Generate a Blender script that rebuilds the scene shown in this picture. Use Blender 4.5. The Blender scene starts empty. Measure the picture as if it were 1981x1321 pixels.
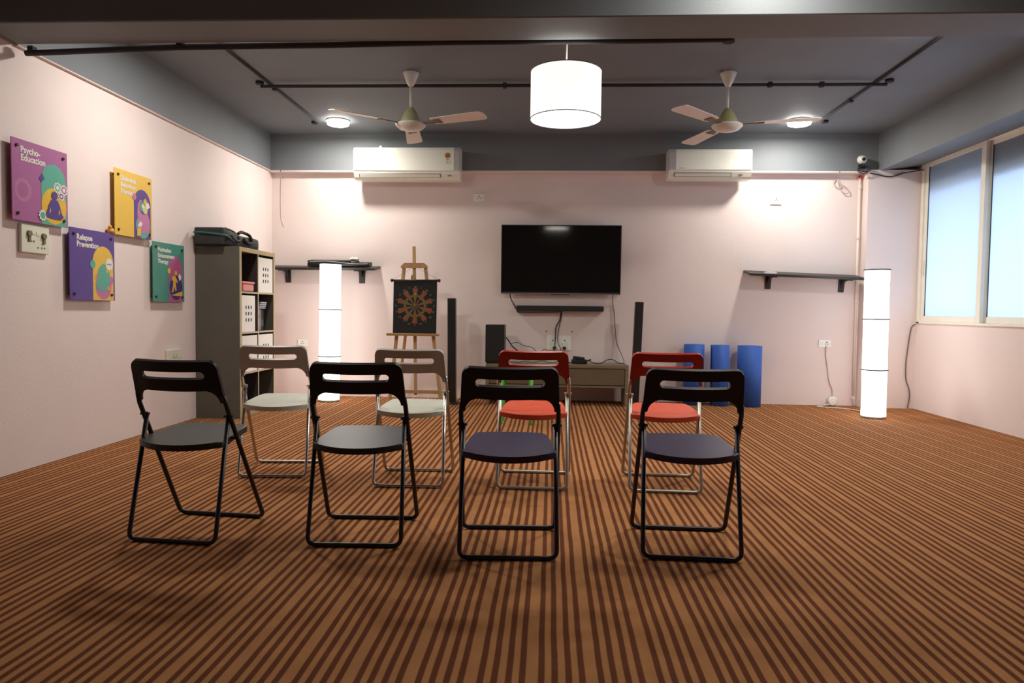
import bpy, bmesh, math, random
from mathutils import Vector, Matrix
random.seed(7)
S = bpy.context.scene
COL = S.collection
PI = math.pi

# ------------------------------------------------------------------ camera, light, exposure
FX = 1372.9
cam_d = bpy.data.cameras.new('camera')
cam = bpy.data.objects.new('camera', cam_d)
COL.objects.link(cam)
cam_d.sensor_width = 36.0
cam_d.lens = FX / 1981.0 * 36.0
cam_d.clip_start = 0.05
R_ = Vector((0.99840546, 0.0550716, 0.01239553))
U_ = Vector((-0.0148644, 0.04464915, 0.99889214))
W_ = Vector((-0.05445714, 0.99748362, -0.04539656))
m = Matrix((R_, U_, -W_)).transposed().to_4x4()
m.translation = Vector((0, 0, 0.9662))
cam.matrix_world = m
S.camera = cam

S.view_settings.view_transform = 'Standard'
S.view_settings.look = 'None'
S.view_settings.gamma = 1
S.view_settings.use_curve_mapping = False
S.view_settings.exposure = 0.12

wd = bpy.data.worlds.new('world')
S.world = wd
wd.use_nodes = True
bg = wd.node_tree.nodes['Background']
bg.inputs['Color'].default_value = (0.50, 0.70, 1.0, 1)
bg.inputs['Strength'].default_value = 3.9

P_DOWN = 20.5       # ceiling downlights
P_DOWN2 = 23.0      # second row
P_PEND = 11.0       # pendant
P_FRONT = 12.0       # downlight in front of the cross beam
L_WARM = (1.0, 0.93, 0.82)
L_COOL = (1.0, 0.965, 0.885)

S.cycles.max_bounces = 8
S.cycles.diffuse_bounces = 5
S.cycles.sample_clamp_indirect = 6.0
S.cycles.use_denoising = True

# ------------------------------------------------------------------ room measures (metres)
XL, XR, YB, YF = -3.035, 3.72, 7.588, -2.6
ZC = 2.80
HB = 2.4175

# ------------------------------------------------------------------ materials
def srgb(r, g, b):
    f = lambda c: (c/255/12.92) if c/255 <= 0.04045 else ((c/255+0.055)/1.055)**2.4
    return (f(r), f(g), f(b))

MATS = {}
def mat(name, col, rough=0.5, var=0.06, scale=8.0, bump=0.0, bscale=200.0, metal=0.0, spec=0.5, coat=0.0):
    if name in MATS: return MATS[name]
    M = bpy.data.materials.new(name); M.use_nodes = True
    nt = M.node_tree; b = nt.nodes['Principled BSDF']
    b.inputs['Roughness'].default_value = rough
    b.inputs['Metallic'].default_value = metal
    b.inputs['Specular IOR Level'].default_value = spec
    b.inputs['Coat Weight'].default_value = coat
    tc = nt.nodes.new('ShaderNodeTexCoord')
    n = nt.nodes.new('ShaderNodeTexNoise'); n.inputs['Scale'].default_value = scale; n.inputs['Detail'].default_value = 4
    nt.links.new(tc.outputs['Object'], n.inputs['Vector'])
    r = nt.nodes.new('ShaderNodeValToRGB')
    c0 = tuple(max(0, c*(1-var)) for c in col); c1 = tuple(min(1, c*(1+var)) for c in col)
    r.color_ramp.elements[0].position = 0.3; r.color_ramp.elements[1].position = 0.7
    r.color_ramp.elements[0].color = (*c0, 1); r.color_ramp.elements[1].color = (*c1, 1)
    nt.links.new(n.outputs['Fac'], r.inputs['Fac'])
    nt.links.new(r.outputs['Color'], b.inputs['Base Color'])
    if bump:
        n2 = nt.nodes.new('ShaderNodeTexNoise'); n2.inputs['Scale'].default_value = bscale
        nt.links.new(tc.outputs['Object'], n2.inputs['Vector'])
        bp = nt.nodes.new('ShaderNodeBump'); bp.inputs['Strength'].default_value = bump; bp.inputs['Distance'].default_value = 0.01
        nt.links.new(n2.outputs['Fac'], bp.inputs['Height'])
        nt.links.new(bp.outputs['Normal'], b.inputs['Normal'])
    MATS[name] = M
    return M

def emis(name, col, strength, base=(0.9, 0.9, 0.88)):
    if name in MATS: return MATS[name]
    M = bpy.data.materials.new(name); M.use_nodes = True
    b = M.node_tree.nodes['Principled BSDF']
    b.inputs['Base Color'].default_value = (*base, 1)
    b.inputs['Emission Color'].default_value = (*col, 1)
    b.inputs['Emission Strength'].default_value = strength
    MATS[name] = M
    return M

def wood(name, c0, c1, rough=0.5, axis='Z', scale=6.0):
    if name in MATS: return MATS[name]
    M = bpy.data.materials.new(name); M.use_nodes = True
    nt = M.node_tree; b = nt.nodes['Principled BSDF']; b.inputs['Roughness'].default_value = rough
    tc = nt.nodes.new('ShaderNodeTexCoord'); mp = nt.nodes.new('ShaderNodeMapping')
    sc = {'X': (0.5, 12, 12), 'Y': (12, 0.5, 12), 'Z': (12, 12, 0.5)}[axis]
    mp.inputs['Scale'].default_value = sc
    n = nt.nodes.new('ShaderNodeTexNoise'); n.inputs['Scale'].default_value = scale; n.inputs['Detail'].default_value = 5
    r = nt.nodes.new('ShaderNodeValToRGB')
    r.color_ramp.elements[0].position = 0.3; r.color_ramp.elements[1].position = 0.7
    r.color_ramp.elements[0].color = (*c0, 1); r.color_ramp.elements[1].color = (*c1, 1)
    nt.links.new(tc.outputs['Object'], mp.inputs['Vector']); nt.links.new(mp.outputs['Vector'], n.inputs['Vector'])
    nt.links.new(n.outputs['Fac'], r.inputs['Fac']); nt.links.new(r.outputs['Color'], b.inputs['Base Color'])
    MATS[name] = M
    return M

def carpet_mat():
    M = bpy.data.materials.new('striped_carpet'); M.use_nodes = True
    nt = M.node_tree; N = nt.nodes; L = nt.links; b = N['Principled BSDF']
    b.inputs['Roughness'].default_value = 0.95; b.inputs['Specular IOR Level'].default_value = 0.1
    tc = N.new('ShaderNodeTexCoord'); sx = N.new('ShaderNodeSeparateXYZ')
    L.new(tc.outputs['Object'], sx.inputs[0])
    wob = N.new('ShaderNodeTexNoise'); wob.inputs['Scale'].default_value = 3.0
    L.new(tc.outputs['Object'], wob.inputs['Vector'])
    wm = N.new('ShaderNodeMath'); wm.operation = 'MULTIPLY_ADD'; wm.inputs[1].default_value = 0.008
    L.new(wob.outputs['Fac'], wm.inputs[0]); L.new(sx.outputs['X'], wm.inputs[2])
    ad = N.new('ShaderNodeMath'); ad.operation = 'ADD'; ad.inputs[1].default_value = 0.013 - 0.004 + 0.1585*100 + 0.010
    L.new(wm.outputs[0], ad.inputs[0])
    dv = N.new('ShaderNodeMath'); dv.operation = 'DIVIDE'; dv.inputs[1].default_value = 0.1585
    L.new(ad.outputs[0], dv.inputs[0])
    fr = N.new('ShaderNodeMath'); fr.operation = 'FRACT'; L.new(dv.outputs[0], fr.inputs[0])
    rp = N.new('ShaderNodeValToRGB'); cr = rp.color_ramp; cr.interpolation = 'LINEAR'
    light = srgb(180, 126, 81); dark = srgb(106, 60, 37)
    P = 0.1585; w = 0.0088; e = 0.0016
    pts = []
    for k, c in enumerate((0.0, 0.0355, 0.0726, 0.108)):
        c += 0.010
        pts += [((c-w-e)/P, light), ((c-w+e)/P, dark), ((c+w-e)/P, dark), ((c+w+e)/P, light)]
    pts[0] = (0.0, light)
    while len(cr.elements) > 1: cr.elements.remove(cr.elements[0])
    cr.elements[0].position = pts[0][0]; cr.elements[0].color = (*pts[0][1], 1)
    for p, c in pts[1:]:
        el = cr.elements.new(min(max(p, 0), 1)); el.color = (*c, 1)
    L.new(fr.outputs[0], rp.inputs['Fac'])
    n = N.new('ShaderNodeTexNoise'); n.inputs['Scale'].default_value = 9.0; n.inputs['Detail'].default_value = 6
    L.new(tc.outputs['Object'], n.inputs['Vector'])
    mr = N.new('ShaderNodeMapRange'); mr.inputs['To Min'].default_value = 0.78; mr.inputs['To Max'].default_value = 1.2
    L.new(n.outputs['Fac'], mr.inputs['Value'])
    mx = N.new('ShaderNodeMix'); mx.data_type = 'RGBA'; mx.blend_type = 'MULTIPLY'; mx.inputs['Factor'].default_value = 1
    L.new(rp.outputs['Color'], mx.inputs['A']); L.new(mr.outputs['Result'], mx.inputs['B'])
    L.new(mx.outputs['Result'], b.inputs['Base Color'])
    f = N.new('ShaderNodeTexNoise'); f.inputs['Scale'].default_value = 350
    L.new(tc.outputs['Object'], f.inputs['Vector'])
    bp = N.new('ShaderNodeBump'); bp.inputs['Strength'].default_value = 0.5; bp.inputs['Distance'].default_value = 0.006
    L.new(f.outputs['Fac'], bp.inputs['Height']); L.new(bp.outputs['Normal'], b.inputs['Normal'])
    return M

def glass_mat():
    M = bpy.data.materials.new('frosted_window_glass'); M.use_nodes = True
    nt = M.node_tree; N = nt.nodes; L = nt.links
    N.remove(N['Principled BSDF'])
    out = N['Material Output']
    tr = N.new('ShaderNodeBsdfTranslucent'); tr.inputs['Color'].default_value = (0.95, 0.97, 1.0, 1)
    gl = N.new('ShaderNodeBsdfGlossy'); gl.inputs['Roughness'].default_value = 0.12
    fn = N.new('ShaderNodeFresnel'); fn.inputs['IOR'].default_value = 1.45
    n = N.new('ShaderNodeTexNoise'); n.inputs['Scale'].default_value = 120
    tc = N.new('ShaderNodeTexCoord'); L.new(tc.outputs['Object'], n.inputs['Vector'])
    bp = N.new('ShaderNodeBump'); bp.inputs['Strength'].default_value = 0.05
    L.new(n.outputs['Fac'], bp.inputs['Height']); L.new(bp.outputs['Normal'], gl.inputs['Normal'])
    mx = N.new('ShaderNodeMixShader')
    L.new(fn.outputs[0], mx.inputs[0]); L.new(tr.outputs[0], mx.inputs[1]); L.new(gl.outputs[0], mx.inputs[2])
    L.new(mx.outputs[0], out.inputs['Surface'])
    return M

# ------------------------------------------------------------------ mesh building
class MB:
    def __init__(s): s.bm = bmesh.new(); s.mi = 0
    def _tag(s, faces):
        for f in faces: f.material_index = s.mi
    def box(s, x0, x1, y0, y1, z0, z1, bev=0.0, seg=2, rot=None, about=None):
        r = bmesh.ops.create_cube(s.bm, size=1.0)
        vs = r['verts']
        c = Vector(((x0+x1)/2, (y0+y1)/2, (z0+z1)/2))
        for v in vs: v.co = Vector((v.co.x*(x1-x0), v.co.y*(y1-y0), v.co.z*(z1-z0))) + c
        fs = list({f for v in vs for f in v.link_faces})
        s._tag(fs)
        if bev > 0:
            es = list({e for v in vs for e in v.link_edges})
            g = bmesh.ops.bevel(s.bm, geom=es, offset=bev, segments=seg, profile=0.5, affect='EDGES')
            s._tag(g['faces'])
            vs = list({v for f in g['faces'] for v in f.verts} | {v for v in vs if v.is_valid})
        if rot is not None:
            a = about if about is not None else c
            for v in vs: v.co = rot @ (v.co - a) + a
        return vs
    def tube(s, pts, r, seg=10, caps=True, closed=False):
        pts = [Vector(p) for p in pts]
        n = len(pts); rings = []
        rr = r if isinstance(r, (list, tuple)) else [r]*n
        prev = None
        for i, p in enumerate(pts):
            if closed: d = (pts[(i+1) % n] - pts[i-1])
            else: d = (pts[min(i+1, n-1)] - pts[max(i-1, 0)])
            d.normalize()
            if prev is None:
                a = d.cross(Vector((0, 0, 1)))
                if a.length < 1e-3: a = d.cross(Vector((1, 0, 0)))
                a.normalize()
            else:
                a = prev - d*prev.dot(d)
                if a.length < 1e-6: a = d.orthogonal()
                a.normalize()
            prev = a; b = d.cross(a)
            rings.append([s.bm.verts.new(p + (a*math.cos(2*PI*k/seg) + b*math.sin(2*PI*k/seg))*rr[i]) for k in range(seg)])
        fs = []
        for i in range(n if closed else n-1):
            A = rings[i]; B = rings[(i+1) % n]
            for k in range(seg):
                f = s.bm.faces.new((A[k], A[(k+1) % seg], B[(k+1) % seg], B[k])); f.smooth = True; fs.append(f)
        if caps and not closed:
            fs.append(s.bm.faces.new(rings[0][::-1])); fs.append(s.bm.faces.new(rings[-1]))
        s._tag(fs)
    def lathe(s, prof, c=(0, 0, 0), seg=32, smooth=True, capb=True, capt=True):
        c = Vector(c); rings = []
        for (r, z) in prof:
            rings.append([s.bm.verts.new(c + Vector((r*math.cos(2*PI*k/seg), r*math.sin(2*PI*k/seg), z))) for k in range(seg)])
        fs = []
        for A, B in zip(rings, rings[1:]):
            for k in range(seg):
                f = s.bm.faces.new((A[k], A[(k+1) % seg], B[(k+1) % seg], B[k])); f.smooth = smooth; fs.append(f)
        if capb and prof[0][0] > 1e-5: fs.append(s.bm.faces.new(rings[0][::-1]))
        if capt and prof[-1][0] > 1e-5: fs.append(s.bm.faces.new(rings[-1]))
        s._tag(fs)
    def poly(s, pts, depth, M=None, bev=0.0):
        """2-D outline (counter-clockwise) extruded by depth along +local z, placed by matrix M"""
        M = M or Matrix()
        lo = [s.bm.verts.new(M @ Vector((x, y, 0))) for x, y in pts]
        if depth == 0:
            f = s.bm.faces.new(lo); s._tag([f]); return
        hi = [s.bm.verts.new(M @ Vector((x, y, depth))) for x, y in pts]
        n = len(pts)
        fs = [s.bm.faces.new(lo[::-1]), s.bm.faces.new(hi)]
        for i in range(n): fs.append(s.bm.faces.new((lo[i], lo[(i+1) % n], hi[(i+1) % n], hi[i])))
        s._tag(fs)
        if bev:
            es = [e for e in fs[1].edges]
            g = bmesh.ops.bevel(s.bm, geom=es, offset=bev, segments=2, profile=0.5, affect='EDGES'); s._tag(g['faces'])
    def build(s, name, mats, parent=None, smooth_angle=None):
        bmesh.ops.recalc_face_normals(s.bm, faces=s.bm.faces[:])
        me = bpy.data.meshes.new(name); s.bm.to_mesh(me); s.bm.free()
        for mm in (mats if isinstance(mats, (list, tuple)) else [mats]): me.materials.append(mm)
        o = bpy.data.objects.new(name, me); COL.objects.link(o)
        if parent is not None: o.parent = parent
        return o

def empty(name, loc, label, cat, group=None, rz=0.0, rot=None):
    o = bpy.data.objects.new(name, None); COL.objects.link(o)
    o.empty_display_size = 0.1
    o.location = loc; o.rotation_euler = rot if rot else (0, 0, rz)
    o['label'] = label; o['category'] = cat
    if group: o['group'] = group
    return o
def tag(o, label, cat, group=None):
    o['label'] = label; o['category'] = cat
    if group: o['group'] = group
    return o
def struct(name, mb, m, parent=None):
    o = mb.build(name, m, parent)
    if parent is None: o['kind'] = 'structure'
    return o
def boxp(name, m, parent, *b, bev=0.0, **k):
    mb = MB(); mb.box(*b, bev=bev, **k); return mb.build(name, m, parent)

def smooth_path(pts, n=8):
    P = [Vector(p) for p in pts]; out = []
    P = [2*P[0]-P[1]] + P + [2*P[-1]-P[-2]]
    for i in range(1, len(P)-2):
        for k in range(n):
            t = k/n; a, b, c, d = P[i-1], P[i], P[i+1], P[i+2]
            out.append(0.5*((2*b) + (c-a)*t + (2*a-5*b+4*c-d)*t*t + (3*b-a-3*c+d)*t**3))
    out.append(P[-2]); return out
def round_path(pts, r, n=6):
    """polyline with rounded corners"""
    P = [Vector(p) for p in pts]; out = [P[0]]
    for i in range(1, len(P)-1):
        a = (P[i-1]-P[i]).normalized(); b = (P[i+1]-P[i]).normalized()
        ang = a.angle(b); t = r/math.tan(ang/2)
        p0 = P[i]+a*t; p1 = P[i]+b*t
        for k in range(n+1):
            u = k/n; out.append((1-u)**2*p0 + 2*u*(1-u)*P[i] + u*u*p1)
    out.append(P[-1]); return out
def cable(name, pts, r, m, label, cat='cable', seg=6, parent=None, n=6):
    mb = MB(); mb.tube(smooth_path(pts, n), r, seg)
    o = mb.build(name, m, parent)
    if parent is None: tag(o, label, cat)
    return o
def text_mesh(body, size, m, parent, name, M, bold=0.0, align='LEFT', space=1.0):
    cu = bpy.data.curves.new('t', 'FONT'); cu.body = body; cu.size = size; cu.offset = bold; cu.align_x = align; cu.space_line = space
    cu.resolution_u = 3
    o = bpy.data.objects.new('t', cu); COL.objects.link(o)
    dg = bpy.context.evaluated_depsgraph_get()
    me = bpy.data.meshes.new_from_object(o.evaluated_get(dg))
    bpy.data.objects.remove(o); bpy.data.curves.remove(cu)
    me.transform(M); me.materials.clear(); me.materials.append(m)
    ob = bpy.data.objects.new(name, me); COL.objects.link(ob); ob.parent = parent
    return ob

def area_light(name, loc, size, power, col, parent=None, rot=(0, 0, 0)):
    d = bpy.data.lights.new(name, 'AREA'); d.shape = 'DISK'; d.size = size; d.energy = power; d.color = col
    o = bpy.data.objects.new(name, d); COL.objects.link(o); o.location = loc; o.rotation_euler = rot
    if parent: o.parent = parent
    return o

# palette
M_PINK = mat('pink_wall_paint', (0.80, 0.68, 0.645), 0.75, 0.03, 1.3, 0.08, 60, spec=0.25)
M_GREY = mat('grey_beam_paint', (0.185, 0.198, 0.212), 0.6, 0.05, 2, 0.06, 60, spec=0.35)
M_CEIL = mat('grey_ceiling_paint', (0.195, 0.215, 0.24), 0.7, 0.06, 1.5, 0.05, 40, spec=0.3)
M_CARP = carpet_mat()
M_WHITE = mat('white_plastic', (0.80, 0.80, 0.76), 0.35, 0.02)
M_CREAM = mat('cream_plastic', (0.72, 0.72, 0.58), 0.4, 0.03)
M_BLACK = mat('black_plastic', (0.012, 0.012, 0.013), 0.4, 0.1)
M_BLACKM = mat('black_matte', (0.010, 0.010, 0.011), 0.7, 0.15)
M_CONDUIT = mat('dark_grey_conduit', (0.05, 0.049, 0.053), 0.8, 0.08, spec=0.15)
M_CHROME = mat('chrome_steel', (0.50, 0.49, 0.47), 0.25, 0.02, metal=1.0)
M_SILVER = mat('silver_painted_steel', (0.46, 0.45, 0.40), 0.35, 0.03, metal=0.6)
M_FRAMEW = mat('cream_window_frame', (0.82, 0.78, 0.68), 0.4, 0.03)
M_GLASS = glass_mat()

# ------------------------------------------------------------------ room shell
mb = MB(); mb.box(XL-0.2, XR+0.2, YF-0.2, YB+0.2, -0.1, 0.0); struct('floor', mb, M_CARP)
mb = MB(); mb.box(XL-0.2, XR+0.2, YF-0.2, YB+0.2, ZC, ZC+0.15); struct('ceiling', mb, M_CEIL)
mb = MB(); mb.box(XL-0.2, XL, YF-0.2, YB+0.2, 0, ZC); struct('wall_left', mb, M_PINK)
mb = MB(); mb.box(XL, XR+0.2, YB, YB+0.2, 0, ZC); struct('wall_back', mb, M_PINK)
mb = MB(); mb.box(XL, XR+0.2, YF-0.2, YF, 0, ZC); struct('wall_front', mb, M_PINK)
WY0, WY1, WZ0, WZ1 = 4.30, 7.436, 0.872, 2.52
mb = MB()
mb.box(XR, XR+0.2, YF, WY0, 0, ZC); mb.box(XR, XR+0.2, WY1, YB, 0, ZC)
mb.box(XR, XR+0.2, WY0, WY1, 0, WZ0); mb.box(XR, XR+0.2, WY0, WY1, WZ1, ZC)
struct('wall_right', mb, M_PINK)

# beams and pillar
mb = MB(); mb.box(XL, XL+0.022, 0.0, YB, HB, ZC); struct('trim_1', mb, M_GREY)
mb = MB(); mb.box(XL+0.022, 3.306, 7.503, YB, HB, ZC); struct('trim_2', mb, M_GREY)
mb = MB()          # right beam, underside rising slightly towards the window
vs = mb.box(3.306, XR, 0.0, YB, HB, ZC)
for v in vs:
    if v.co.x > 3.6 and v.co.z < 2.6: v.co.z = 2.468
struct('trim_3', mb, M_GREY)
mb = MB(); mb.box(XL+0.022, 3.306, 3.60, 3.90, HB, ZC, bev=0.006, seg=1); struct('trim_4', mb, M_GREY)
mb = MB(); mb.box(3.194, XR, 7.452, YB, 0, HB+0.005); struct('trim_5', mb, M_PINK)
# pink painted undersides of the back and left beams
mb = MB(); mb.box(XL+0.001, 3.194, 7.500, YB, HB-0.014, HB-0.0002); struct('trim_6', mb, M_PINK)
mb = MB(); mb.box(XL, XL+0.023, 3.9, 7.4995, HB-0.006, HB-0.0002); struct('trim_7', mb, M_PINK)

# window: outer frame plus three sliding sashes
wf = MB()
X0, X1 = XR+0.0, XR+0.11
wf.box(X0-0.012, X1, WY1-0.05, WY1, WZ0, WZ1, bev=0.004)
wf.box(X0-0.012, X1, WY0, WY0+0.05, WZ0, WZ1, bev=0.004)
wf.box(X0-0.012, X1, WY0, WY1, WZ0, WZ0+0.022, bev=0.004)
wf.box(X0-0.012, X1, WY0, WY1, WZ1-0.05, WZ1, bev=0.004)
win = struct('window_1', wf, M_FRAMEW)
def sash(y0, y1, x, lock=False):
    s = MB(); w = 0.066; zb, zt = WZ0+0.022, WZ1-0.04
    s.box(x, x+0.028, y0, y0+w, zb, zt, bev=0.003); s.box(x, x+0.028, y1-w, y1, zb, zt, bev=0.003)
    s.box(x, x+0.028, y0+w, y1-w, zb, zb+0.055, bev=0.003); s.box(x, x+0.028, y0+w, y1-w, zt-0.05, zt, bev=0.003)
    o = s.build('sash_frame', M_FRAMEW, win)
    g = MB(); g.box(x+0.011, x+0.015, y0+w-0.005, y1-w+0.005, zb+0.05, zt-0.045); g.build('window_pane', M_GLASS, o)
    gk = MB()
    for yy in (y0+w, y1-w): gk.box(x+0.004, x+0.0125, yy-0.004, yy+0.004, zb+0.055, zt-0.05)
    gk.build('glazing_seal', mat('dark_rubber_seal', (0.02, 0.03, 0.06), 0.6), o)
    if lock:
        k = MB(); k.box(x-0.008, x, y1-0.045, y1-0.02, 1.36, 1.50, bev=0.003); k.build('sash_latch', M_CREAM, o)
sash(6.400, 7.400, XR+0.006, True)
sash(5.380, 6.455, XR+0.052)
sash(4.345, 5.440, XR+0.006)
# unseen ledge outside, added and sized to darken the tops of the panes
mb = MB(); mb.box(XR+0.115, XR+1.3, 3.6, 8.4, 2.14, 2.60); o = struct('trim_8', mb, mat('unseen_ledge_concrete', (0.22, 0.23, 0.25), 0.8, 0.1))

# ------------------------------------------------------------------ lamps
M_GLOW = emis('downlight_diffuser', L_COOL, 26.0)
def downlight(x, y, power, label):
    t = empty('ceiling_downlight', (x, y, ZC), label, 'ceiling light', 'round surface downlights')
    b = MB(); b.lathe([(0.112, -0.012), (0.115, -0.006), (0.115, 0.0)], seg=36); b.build('lamp_rim', M_WHITE, t)
    d = MB(); d.lathe([(0.09, -0.048), (0.103, -0.043), (0.106, -0.030), (0.106, -0.012)], seg=36); d.build('lamp_diffuser', M_GLOW, t)
    area_light('downlight_lamp', (0, 0, -0.052), 0.18, power, L_COOL, t)
    return t
downlight(-2.12, 6.965, P_DOWN, 'round glowing white downlight on the ceiling above the stickered air conditioner')
downlight(2.335, 6.99, P_DOWN, 'round glowing white downlight on the ceiling near the smaller air conditioner')
downlight(-2.12, 4.66, P_DOWN2, 'round white downlight on the ceiling above the left wall posters')
downlight(2.335, 4.66, P_DOWN2, 'round white downlight on the ceiling near the window')
downlight(1.02, 3.22, P_FRONT, 'round white downlight on the ceiling before the cross beam')

# pendant drum lamp
pd = empty('pendant_lamp', (0.065, 4.10, 2.046), 'large white drum pendant lamp hanging from the ceiling in the middle', 'pendant lamp')
b = MB(); b.lathe([(0.200, 0.004), (0.200, 0.264)], seg=64, capb=False, capt=False); b.lathe([(0.197, 0.264), (0.197, 0.004)], seg=64, capb=False, capt=False)
b.build('lamp_shade', emis('drum_shade_fabric', (1.0, 0.95, 0.90), 0.98, (0.25, 0.24, 0.22)), pd)
for z in (0.002, 0.266):
    b = MB(); b.tube([(0.200*math.cos(2*PI*k/64), 0.200*math.sin(2*PI*k/64), z) for k in range(64)], 0.003, 6, closed=True)
    b.build('shade_rim', mat('grey_shade_rim', (0.20, 0.18, 0.18), 0.5), pd)
b = MB(); b.lathe([(0.0, 0.010), (0.194, 0.010), (0.194, 0.014), (0.0, 0.014)], seg=64, capb=False, capt=False)
b.build('lamp_diffuser', emis('pendant_diffuser', (1.0, 0.95, 0.88), 7.0), pd)
b = MB()
for a in (0, 2*PI/3, 4*PI/3): b.tube([(0, 0, 0.255), (0.197*math.cos(a), 0.197*math.sin(a), 0.262)], 0.0025, 6)
b.tube([(0, 0, 0.245), (0, 0, 0.275)], 0.02, 12)
b.build('shade_support', M_WHITE, pd)
b = MB(); b.tube([(0, 0, 0.27), (0.004, 0, 0.45), (0, 0, ZC-2.046-0.03)], 0.0045, 8); b.build('lamp_cord', mat('white_cord', (0.75, 0.74, 0.70), 0.4), pd)
b = MB(); b.lathe([(0.012, ZC-2.046-0.04), (0.045, ZC-2.046-0.012), (0.045, ZC-2.046)], seg=24); b.build('ceiling_rose', M_WHITE, pd)
area_light('pendant_light', (0, 0, 0.006), 0.37, P_PEND, L_WARM, pd)

# floor lamps
M_PAPER = emis('glowing_paper', (1.0, 0.95, 0.90), 4.1)
M_RING = mat('grey_lamp_ring', (0.035, 0.035, 0.035), 0.6, spec=0.1)
def floor_lamp(x, y, h, r, lean, label, z1, z2):
    t = empty('floor_lamp', (x, y, 0), label, 'floor lamp', 'tall cylinder paper floor lamps', rot=(0, lean, 0))
    b = MB(); b.lathe([(r*0.97, 0.0), (r*0.97, 0.022)], seg=40); b.build('lamp_base', mat('grey_lamp_base', (0.30, 0.31, 0.30), 0.5), t)
    zs = [0.022, z1, z2, h]
    for i in range(3):
        a, bz = zs[i]+(0.004 if i else 0), zs[i+1]-0.004
        s = MB(); n = 40; rows = 6
        prof = [(r - 0.0025*math.sin(PI*k/rows) , a + (bz-a)*k/rows) for k in range(rows+1)]
        s.lathe(prof, seg=n, capb=(i == 0), capt=False); s.build('paper_shade', M_PAPER, t)
    for z in (z1, z2, h-0.002):
        g = MB(); g.tube([((r+0.002)*math.cos(2*PI*k/40), (r+0.002)*math.sin(2*PI*k/40), z) for k in range(40)], 0.0062, 6, closed=True)
        g.build('wire_ring', M_RING, t)
    g = MB(); g.tube([(0.0, 0, 0.02), (0.0, 0, h-0.03)], 0.006, 8); g.build('inner_rod', M_RING, t)
    return t
floor_lamp(-2.265, 7.136, 1.406, 0.106, 0.013, 'tall glowing white cylinder floor lamp standing beside the cabinet', 0.463, 0.938)
floor_lamp(3.004, 6.736, 1.371, 0.107, -0.007, 'tall glowing white cylinder floor lamp standing in the corner near the window', 0.448, 0.915)

# ------------------------------------------------------------------ ceiling conduits
def conduit(pts, r, label, clips=(), caps=()):
    t = empty('conduit_pipe', pts[0], label, 'pipe')
    o = Vector(pts[0])
    b = MB(); b.tube([Vector(p)-o for p in pts], r, 10); b.build('pipe', M_CONDUIT, t)
    for c in clips:
        k = MB(); c = Vector(c)-o
        k.box(c.x-0.016, c.x+0.016, c.y-0.02, c.y+0.02, c.z-0.02, c.z+0.02, bev=0.003); k.build('clip', M_CONDUIT, t)
    for c in caps:
        k = MB(); c = Vector(c)-o
        k.lathe([(0.032, -0.02), (0.032, 0.0)], c=c, seg=16); k.build('junction_box', M_CONDUIT, t)
    return t
conduit([(-2.988, 3.926, 2.378), (-2.089, 3.926, 2.405), (-1.238, 3.926, 2.410), (-0.613, 3.926, 2.420), (-0.208, 3.926, 2.421), (0.40, 3.926, 2.421), (0.934, 3.926, 2.424)], 0.016,
        'long dark grey pipe running along the cross beam above the pendant lamp',
        clips=[(-2.95, 3.925, 2.395), (-2.089, 3.925, 2.425), (-0.613, 3.925, 2.435)], caps=[(0.93, 3.935, 2.432)])
zc = ZC-0.012
conduit([(-2.335, 3.91, zc), (-2.335, 6.98, zc)], 0.011, 'thin grey conduit on the ceiling running above the shelf unit side to a downlight', clips=[(-2.335, 5.9, zc-0.001)], caps=[(-2.37, 7.01, ZC)])
conduit([(2.53, 3.91, zc), (2.53, 6.98, zc)], 0.011, 'thin grey conduit on the ceiling running on the window side to a downlight', clips=[(2.53, 6.3, zc-0.001)], caps=[(2.58, 7.01, ZC)])
conduit([(-2.40, 5.775, zc-0.0255), (2.60, 5.80, zc-0.0255)], 0.013, 'grey conduit crossing the whole ceiling behind both fan canopies', clips=[(-0.4, 5.785, zc-0.0255), (1.7, 5.795, zc-0.0255), (2.1, 5.797, zc-0.0255)],
        caps=[(-2.41, 5.775, ZC), (2.62, 5.80, ZC)])

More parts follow.
